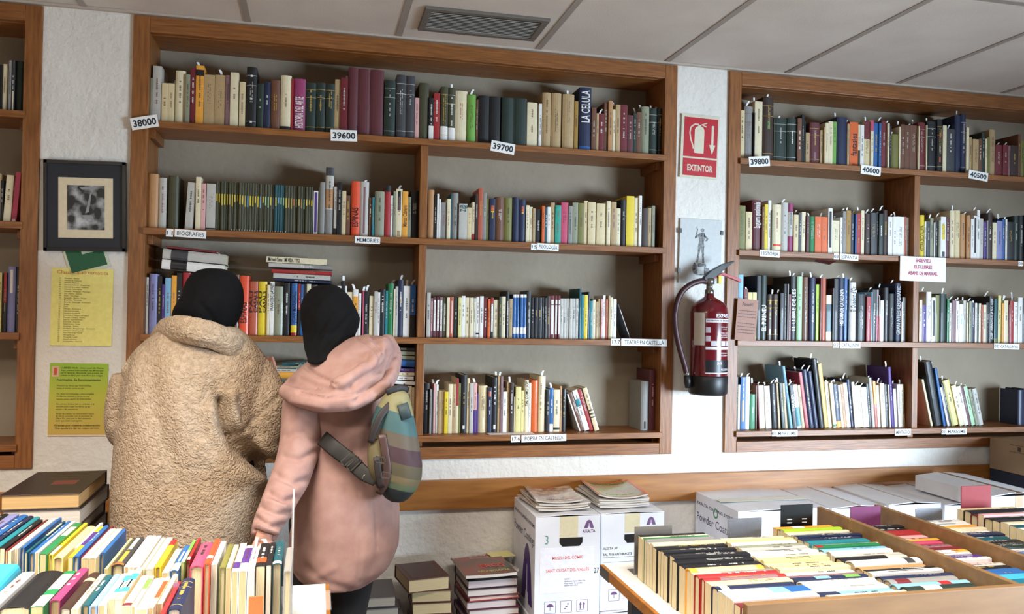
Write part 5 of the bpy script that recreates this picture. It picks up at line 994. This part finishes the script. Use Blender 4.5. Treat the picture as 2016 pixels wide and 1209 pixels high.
# coat
mb = MB()
rows(mb, [(640, 330, 470), (655, 312, 488), (672, 288, 505), (695, 264, 522), (725, 244, 530), (770, 236, 525), (820, 232, 512), (870, 228, 506), (920, 223, 520), (960, 219, 524), (1010, 217, 518), (1060, 217, 508), (1120, 219, 500), (1180, 222, 496), (1230, 224, 492)],
     -.64, [.10, .115, .13, .145, .165, .18, .19, .195, .205, .21, .21, .21, .205, .2, .19], 40, .92)
ptube(mb, [(495, 725, -.63, 42), (520, 790, -.65, 46), (512, 852, -.63, 47), (520, 850, -.50, 42), (532, 810, -.34, 34), (532, 795, -.28, 30)], 18, sm=4)
ptube(mb, [(265, 745, -.60, 38), (250, 800, -.60, 36), (252, 850, -.56, 36), (275, 815, -.36, 32), (292, 800, -.29, 29)], 18, sm=4)
me = fuse(mb, .0085, 7)
folds(me, [([(438, 790), (446, 835), (472, 872), (515, 905), (542, 935)], 10, -.040), ([(455, 780), (468, 830), (500, 862), (540, 890)], 14, .022), ([(415, 810), (425, 860), (455, 905), (505, 945)], 14, .020), ([(425, 780), (440, 850), (478, 905), (525, 935)], 30, -.012), ([(470, 790), (480, 835), (510, 862)], 9, -.012), ([(400, 880), (450, 935), (530, 955)], 18, .012), ([(290, 700), (300, 800), (330, 900), (350, 960)], 20, -.010),
           ([(340, 720), (355, 830), (380, 900)], 22, .008), ([(464, 862), (505, 822), (550, 778)], 4, -.008), ([(250, 700), (235, 780), (228, 830)], 9, -.012), ([(420, 690), (440, 760)], 20, -.008), ([(300, 960), (320, 1040), (310, 1100)], 25, -.009), ([(430, 1000), (420, 1080)], 30, .007), ([(330, 672), (420, 680), (488, 712)], 7, -.010)], .010, 3.0, .0016, 90, .7)
put('coat', me, t, SHERPA, T0)
mb = MB()
ptube(mb, [(300, 668, -.56, 11), (320, 648, -.68, 17), (345, 640, -.76, 18), (385, 648, -.80, 19), (425, 657, -.79, 19), (462, 675, -.74, 19), (488, 698, -.66, 17), (492, 700, -.58, 14)], 14, (.55, 1.15), None, 5)
ptube(mb, [(322, 655, -.66, 14), (345, 655, -.74, 17), (385, 663, -.78, 17), (430, 675, -.77, 17), (470, 700, -.71, 15), (490, 715, -.62, 12)], 14, (.8, 1.0), None, 5)
me = fuse(mb, .006, 5); folds(me, [], .004, 12, .0016, 90); put('collar', me, t, SHERPA, T0)
mb = MB()
rows(mb, [(529, 408, 440), (533, 392, 456), (540, 380, 466), (552, 369, 474), (568, 361, 480), (585, 357, 481), (600, 348, 480), (612, 341, 478), (624, 338, 473), (634, 341, 466), (644, 348, 459), (658, 360, 450), (672, 370, 440)], -.63, [.03, .06, .085, .1, .11, .115, .115, .112, .105, .1, .09, .08, .06], 32, 1)
me = fuse(mb, .006, 6); folds(me, [([(395, 600), (410, 615), (425, 640)], 6, -.006), ([(380, 560), (360, 600)], 12, .004), ([(352, 618), (390, 632), (430, 640)], 7, -.004)], .004, 9)
put('headscarf', me, t, BLACKC, T0)

BLACKC.node_tree.nodes['Principled BSDF'].inputs['Specular IOR Level'].default_value = .2
YS = 0.0
# --- person in pink hooded coat
T0 = Vector((.97, -.70, 0)); t = thing('person', T0, 'person in pink hooded coat and black headscarf with a sling bag, bending over the shelf', 'person'); PR = t
LF = [(.90, -.68), (1.005, -.70)]
mb = MB(); HC = PY(648, 628, -.62)
torso_legs(mb, (.98, -.70, .80), PY(672, 810, -.70), PY(655, 690, -.66), HC, LF, [PY(600, 790, -.70), PY(745, 780, -.68)])
head(mb, HC - Vector((0, 0, .012)), (-.45, .85, -.3), .88)
HW = PY(518, 1062, -1.03)
mb.tube([PY(603, 800, -.74), PY(596, 840, -.77), PY(588, 890, -.81), PY(572, 940, -.86), PY(548, 990, -.94), PY(528, 1030, -1.0), HW], [.04, .04, .038, .036, .030, .025, .022], 12)
hand(mb, HW, (-.15, -.1, -.9), (-.3, .8, -.2), 1.0, .95, 1)
mb.tube([PY(745, 780, -.68), PY(755, 860, -.60), PY(700, 830, -.30)], [.048, .042, .028], 12); hand(mb, PY(698, 828, -.28), (-.1, .9, .2), (0, -.3, .9), .5, .95, -1)
me = fuse(mb, .0055, 3); folds(me, []); put('body', me, t, SKIN, T0)
mb = MB(); mb.tube([(.98, -.7, .9), (.98, -.7, .76)], [.15, .155], 20, (1, .75), (0, -1, 0))
for k, (fx, fy) in enumerate(LF): mb.tube([(.98 + (-.075 if k == 0 else .06), -.7, .78), (fx, fy, .45), (fx, fy, .07)], [.09, .06, .045], 16)
me = fuse(mb, .010, 4); folds(me, [], .003, 8); put('leggings', me, t, DENIM, T0); shoes(t, LF, T0)
mb = MB()
rows(mb, [(720, 600, 752), (760, 588, 772), (800, 592, 772), (850, 606, 766), (900, 600, 770), (950, 586, 782), (1000, 574, 786), (1040, 570, 787), (1070, 568, 786), (1092, 569, 778), (1110, 572, 768), (1124, 580, 752), (1136, 594, 730)],
     -.70, [.11, .135, .14, .142, .15, .165, .178, .185, .19, .19, .19, .185, .175], 40, .95)
me = fuse(mb, .008, 6)
folds(me, [([(640, 850), (700, 830), (760, 800)], 10, -.006), ([(660, 870), (720, 845), (768, 830)], 9, .005), ([(668, 905), (720, 880), (740, 862)], 9, -.006), ([(705, 960), (712, 1060), (708, 1150)], 3, -.003), ([(740, 970), (745, 1080)], 3, -.003), ([(590, 985), (600, 1080), (585, 1140)], 16, -.008), ([(640, 960), (650, 1060)], 25, .006), ([(600, 1120), (640, 1150), (690, 1165)], 9, -.006), ([(745, 1000), (755, 1090), (720, 1150)], 16, -.007),
           ([(650, 830), (700, 870), (690, 900)], 8, -.005), ([(620, 1140), (655, 1120)], 8, .006)], .006, 4, .0006, 30, .6)
put('coat', me, t, PINK, T0)
mb = MB()
ptube(mb, [(603, 790, -.74, 44), (596, 840, -.77, 41), (588, 890, -.81, 39), (572, 940, -.86, 38), (548, 990, -.94, 33), (528, 1030, -1.0, 28), (519, 1058, -1.03, 25)], 20, sm=5)
me = fuse(mb, .0065, 4)
folds(me, [([(500, 1045), (520, 1055), (545, 1060)], 4, -.014), ([(505, 1020), (530, 1035), (560, 1035)], 5, -.014), ([(515, 1000), (545, 1012), (572, 1010)], 5, -.012), ([(530, 970), (560, 985), (585, 980)], 6, -.012), ([(545, 935), (580, 950), (605, 945)], 7, -.012), ([(560, 900), (590, 905), (622, 890)], 7, -.010), ([(565, 860), (600, 850), (625, 870)], 7, -.008), ([(590, 815), (580, 880)], 10, .005),
           ([(510, 1032), (545, 1048)], 4, .010), ([(522, 985), (560, 998)], 5, .008)], .004, 10, .0006, 30)
put('sleeve', me, t, PINK, T0)
mb = MB()
ptube(mb, [(748, 775, -.68, 36), (760, 840, -.62, 34), (730, 850, -.42, 30), (702, 832, -.32, 24)], 18, sm=4)
me = fuse(mb, .0075, 4); folds(me, [], .004, 10); put('sleeve', me, t, PINK, T0)
mb = MB()
rows(mb, [(662, 706, 764), (670, 680, 771), (685, 652, 775), (705, 615, 776), (725, 590, 776), (745, 566, 773), (762, 550, 766), (778, 548, 748), (792, 568, 728), (803, 596, 690)], -.72, [.06, .10, .13, .155, .165, .175, .175, .170, .155, .12], 40, .95)
ptube(mb, [(758, 668, -.62, 18), (770, 700, -.68, 21), (764, 735, -.78, 23), (738, 762, -.87, 24), (695, 782, -.92, 25), (645, 788, -.92, 24), (598, 782, -.88, 22), (560, 768, -.80, 18)], 16, sm=4)
ptube(mb, [(720, 672, -.70, 14), (748, 690, -.80, 17), (735, 715, -.87, 18), (700, 745, -.92, 18), (655, 765, -.93, 16)], 14, sm=4)
me = fuse(mb, .0065, 7)
folds(me, [([(602, 722), (622, 738), (662, 757)], 4, -.012), ([(778, 700), (758, 742), (705, 774), (640, 784), (588, 770)], 4, -.012), ([(735, 664), (764, 695), (745, 730), (690, 760)], 6, -.010), ([(590, 745), (625, 760), (680, 770)], 5, -.006), ([(772, 722), (740, 755), (700, 790)], 5, -.010), ([(708, 664), (735, 682), (748, 700)], 4, -.010), ([(745, 668), (758, 690), (750, 712)], 5, -.008), ([(690, 700), (720, 705), (735, 725), (700, 748)], 9, -.009), ([(560, 745), (600, 762), (650, 772), (690, 765)], 7, -.008), ([(575, 790), (640, 802)], 6, .006),
           ([(640, 700), (690, 690)], 16, .006), ([(760, 760), (730, 785), (690, 800)], 6, .006)], .005, 7, .0006, 30)
put('hood', me, t, PINK, T0)
mb = MB()
rows(mb, [(561, 632, 658), (565, 618, 668), (572, 608, 678), (585, 598, 690), (605, 592, 700), (625, 592, 709), (642, 593, 706), (655, 595, 700), (672, 597, 694), (690, 600, 684), (706, 604, 660), (716, 606, 634)], [-.66] * 8 + [-.68, -.72, -.78, -.80], [.03, .06, .08, .1, .112, .115, .112, .108, .1, .09, .07, .05], 32, 1)
me = fuse(mb, .0055, 5)
folds(me, [([(672, 590), (640, 640), (612, 700)], 5, -.006), ([(690, 620), (655, 660), (620, 705)], 6, -.006), ([(660, 610), (640, 660)], 7, .005), ([(610, 600), (600, 660)], 7, -.004), ([(700, 640), (660, 690)], 6, -.005), ([(655, 575), (620, 620)], 9, .003)], .003, 9)
put('headscarf', me, t, BLACKC, T0)

# white bag held in the lowered hand
B0 = PY(512, 1072, -1.05); mb = MB(); rb = []
for zz, wx_, wy_ in ((0, .012, .01), (-.03, .035, .02), (-.08, .06, .035), (-.16, .075, .045), (-.26, .08, .05), (-.30, .06, .04)):
    rb.append([(B0.x + .012 + wx_ * math.cos(a) * (1 + .12 * math.sin(5 * a + zz * 30)), B0.y + wy_ * math.sin(a) * (1 + .2 * math.cos(4 * a + zz * 20)), B0.z + zz) for a in [2 * PI * k / 28 for k in range(28)]])
mb.loft(rb); mb.tube([(B0.x - .02, B0.y, B0.z - .04), (B0.x - .008, B0.y, B0.z + .02), (B0.x + .012, B0.y, B0.z + .012), (B0.x + .035, B0.y, B0.z - .05)], .005, 8)
o = mb.build('carrier_bag', mat('#e8e6e2', .45), smooth=True); tag(o, 'crumpled white bag in lowered hand of the person in pink', 'bag')

# ---------------------------------------------------------------- sling bag
BY_ = -.915; T1 = PY(778, 880, BY_); t = thing('sling_bag', T1, 'patchwork sling bag with leather straps hanging on back of the pink coat', 'bag')
mb = MB(); rows(mb, [(768, 768, 796), (778, 756, 804), (800, 742, 811), (830, 732, 817), (860, 727, 823), (890, 724, 828), (915, 726, 831), (940, 733, 830), (962, 745, 821), (978, 757, 808), (986, 768, 798)], BY_, [.02, .045, .055, .062, .066, .07, .07, .066, .058, .045, .03], 32, .9)
me = fuse(mb, .005, 5); folds(me, [([(760, 800), (750, 850), (745, 900)], 5, -.004), ([(790, 830), (800, 900), (795, 960)], 14, .004), ([(812, 840), (818, 900)], 8, -.003)], .003, 10)
pm = bpy.data.materials.new('patchwork_canvas'); pm.use_nodes = True; nt = pm.node_tree; b = nt.nodes['Principled BSDF']; b.inputs['Roughness'].default_value = .7
tc = nt.nodes.new('ShaderNodeTexCoord'); sp_ = nt.nodes.new('ShaderNodeSeparateXYZ'); nt.links.new(tc.outputs['Object'], sp_.inputs[0]); ma = nt.nodes.new('ShaderNodeMath'); ma.operation = 'MULTIPLY_ADD'; ma.inputs[1].default_value = .28; nt.links.new(sp_.outputs[0], ma.inputs[0]); nt.links.new(sp_.outputs[2], ma.inputs[2])
mr = nt.nodes.new('ShaderNodeMapRange'); mr.inputs[1].default_value = -.19; mr.inputs[2].default_value = .19; nt.links.new(ma.outputs[0], mr.inputs[0]); cr = nt.nodes.new('ShaderNodeValToRGB'); cr.color_ramp.interpolation = 'CONSTANT'; E_ = cr.color_ramp.elements
bands = [(0, '#1b2326'), (.19, '#4f5a42'), (.24, '#7a6c4c'), (.30, '#5f563e'), (.40, '#4e3339'), (.52, '#6a5f50'), (.63, '#4a7072'), (.79, '#a09a70'), (.95, '#8f8864')]
E_[0].position = 0; E_[0].color = hx(bands[0][1]); E_[1].position = bands[1][0]; E_[1].color = hx(bands[1][1])
for p_, c_ in bands[2:]: q = E_.new(p_); q.color = tuple(v * .62 for v in hx(c_)[:3]) + (1,)
nt.links.new(mr.outputs[0], cr.inputs[0]); nt.links.new(cr.outputs[0], b.inputs['Base Color'])
put('bag_body', me, t, pm, T1)
BRN = mat('#241a19', .6); LEA = mat('#46302b', .45); MET = mat('#8f8d88', .3, .9)
def bagtube(name, L, m, flat=None, up=(0, -1, 0), sm=4, n=10):
    if name != 'cross_strap': L = [(a, b_, y - .05, r) for a, b_, y, r in L]
    mb = MB(); ptube(mb, L, n, flat, up, sm); mb.v = [tuple(Vector(v) - T1) for v in mb.v]; return mb.build(name, m, t, True)
bagtube('cross_strap', [(634, 862, -.84, 15), (655, 880, -.875, 15), (690, 908, -.895, 15), (716, 932, -.93, 14), (740, 948, -.96, 10)], mat('#232120', .6), (1, .12))
bagtube('webbing_strap', [(800, 760, -.84, 7), (775, 790, -.90, 7), (752, 815, -.925, 7), (738, 845, -.93, 7), (729, 872, -.925, 6)], BRN, (1, .25))
bagtube('leather_strap', [(752, 855, -.93, 8), (758, 890, -.935, 8), (762, 925, -.935, 8), (756, 955, -.93, 8), (745, 972, -.915, 7)], LEA, (1, .2))
bagtube('leather_strap', [(742, 900, -.93, 7), (745, 930, -.935, 7), (752, 960, -.93, 7)], BRN, (1, .2))
bagtube('front_pocket', [(748, 862, -.905, 16), (744, 890, -.915, 20), (745, 920, -.915, 20), (752, 945, -.90, 15)], mat('#5f5538', .8), (1, .5))
bagtube('top_loop', [(760, 772, -.90, 6), (785, 764, -.89, 7), (804, 768, -.87, 6)], mat('#1a1718', .6), (1, .3))
bagtube('window_pocket', [(792, 795, -.925, 11), (801, 825, -.93, 11)], mat('#2f3f42', .6), (1, .2), sm=1)
for (a, b_, c_) in [(685, 903, -.905), (697, 913, -.912), (749, 905, -.995), (760, 935, -1.0)]:
    bk_ = MB(); C_ = PY(a, b_, c_) - T1; R2 = Matrix.Translation(C_) @ Matrix.Rotation(math.radians(48 if a < 720 else 8), 4, 'Y')
    for q in ((-.024, .024, -.010, -.007), (-.024, .024, .007, .010), (-.024, -.021, -.01, .01), (.021, .024, -.01, .01)): bk_.box(q[0] * (1 if a < 720 else .6), q[1] * (1 if a < 720 else .6), -.006, -.003, q[2], q[3], R2 @ (Matrix.Rotation(PI / 2, 4, 'Y') if a < 720 else Matrix()))
    bk_.build('buckle', MET, t)
rg = MB(); C_ = PY(722, 941, -.93) - T1
rg.tube([C_ + Vector((.012 * math.cos(a), -.004, .012 * math.sin(a))) for a in [2 * PI * k / 16 for k in range(17)]], .0025, 8); rg.build('ring', MET, t, True)

# ---------------------------------------------------------------- labels
OW = ['first', 'second', 'third', 'fourth', 'fifth', 'sixth', 'seventh', 'eighth', 'ninth', 'tenth', 'eleventh', 'twelfth', 'thirteenth', 'fourteenth', 'fifteenth', 'sixteenth', 'seventeenth', 'eighteenth', 'nineteenth', 'twentieth']
KW = {'paperback_book': 'paperback', 'pocket_book': 'pocket book', 'booklet': 'booklet', 'hardback_book': 'hardback', 'bound_volume': 'bound volume'}
ZONE = {'A1': 'under the 38000 ticket end', 'A2': 'middle of row', 'A3': 'far end of row'}
recs = []; seq = {}
for r in BK: seq.setdefault(r[5][0], []).append(r)
cand = {}
def kindn(o): return KW[o.name.split('.')[0]]
for sid, L in seq.items():
    for i, (o, nm, col, w_, h_, info, fl) in enumerate(L):
        kd = kindn(o); cn = CN[col][1]; det = ''
        for f in fl:
            if f[0] in 'bP' and '/' in f and len(f) > 3: det = ' with %s %s' % (CN[f[1:].split('/')[0]][1], 'band' if f[0] == 'b' else 'panel'); break
        size = 'thick ' if w_ > .034 else 'thin ' if w_ < .012 else ''
        if h_ > .245: size = 'tall ' + size
        n1 = CN[L[i - 1][2]][1] if i else None; n2 = CN[L[i + 1][2]][1] if i + 1 < len(L) else None
        nb_ = ' between %s and %s' % (n1, n2) if n1 and n2 else (' beside %s' % (n1 or n2) if (n1 or n2) else '')
        cand[o.name] = [(size + cn + ' ' + kd + det), nb_, info[1], cn, kd, sid, o]
def words_(s): return len(s.replace('-', ' ').split())
used = {}
for k, (a, nb_, ph, cn, kd, sid, o) in cand.items():
    lab = a + nb_ + ', ' + ph
    if words_(lab) > 16: lab = cn + ' ' + kd + nb_ + ', ' + ph
    used.setdefault(lab.lower(), []).append(k)
cnt = {}
for k, (a, nb_, ph, cn, kd, sid, o) in cand.items():
    key = (ph, cn, kd); cnt[key] = cnt.get(key, 0) + 1; cand[k].append(cnt[key])
for k, (a, nb_, ph, cn, kd, sid, o, num) in cand.items():
    lab = a + nb_ + ', ' + ph
    if words_(lab) > 16: lab = cn + ' ' + kd + nb_ + ', ' + ph
    if len(used[lab.lower()]) > 1 or words_(lab) > 16:
        lab = '%s %s %s along, %s' % (OW[num - 1] if num <= 20 else 'twentieth-plus', cn, kd, ph)
        if num > 20: lab = '%s %s past the twentieth, %s of them, %s' % (cn, kd, OW[num - 21], ph)
    o['label'] = lab[0].lower() + lab[1:]; o['category'] = 'book'; o['group'] = 'books, ' + ph
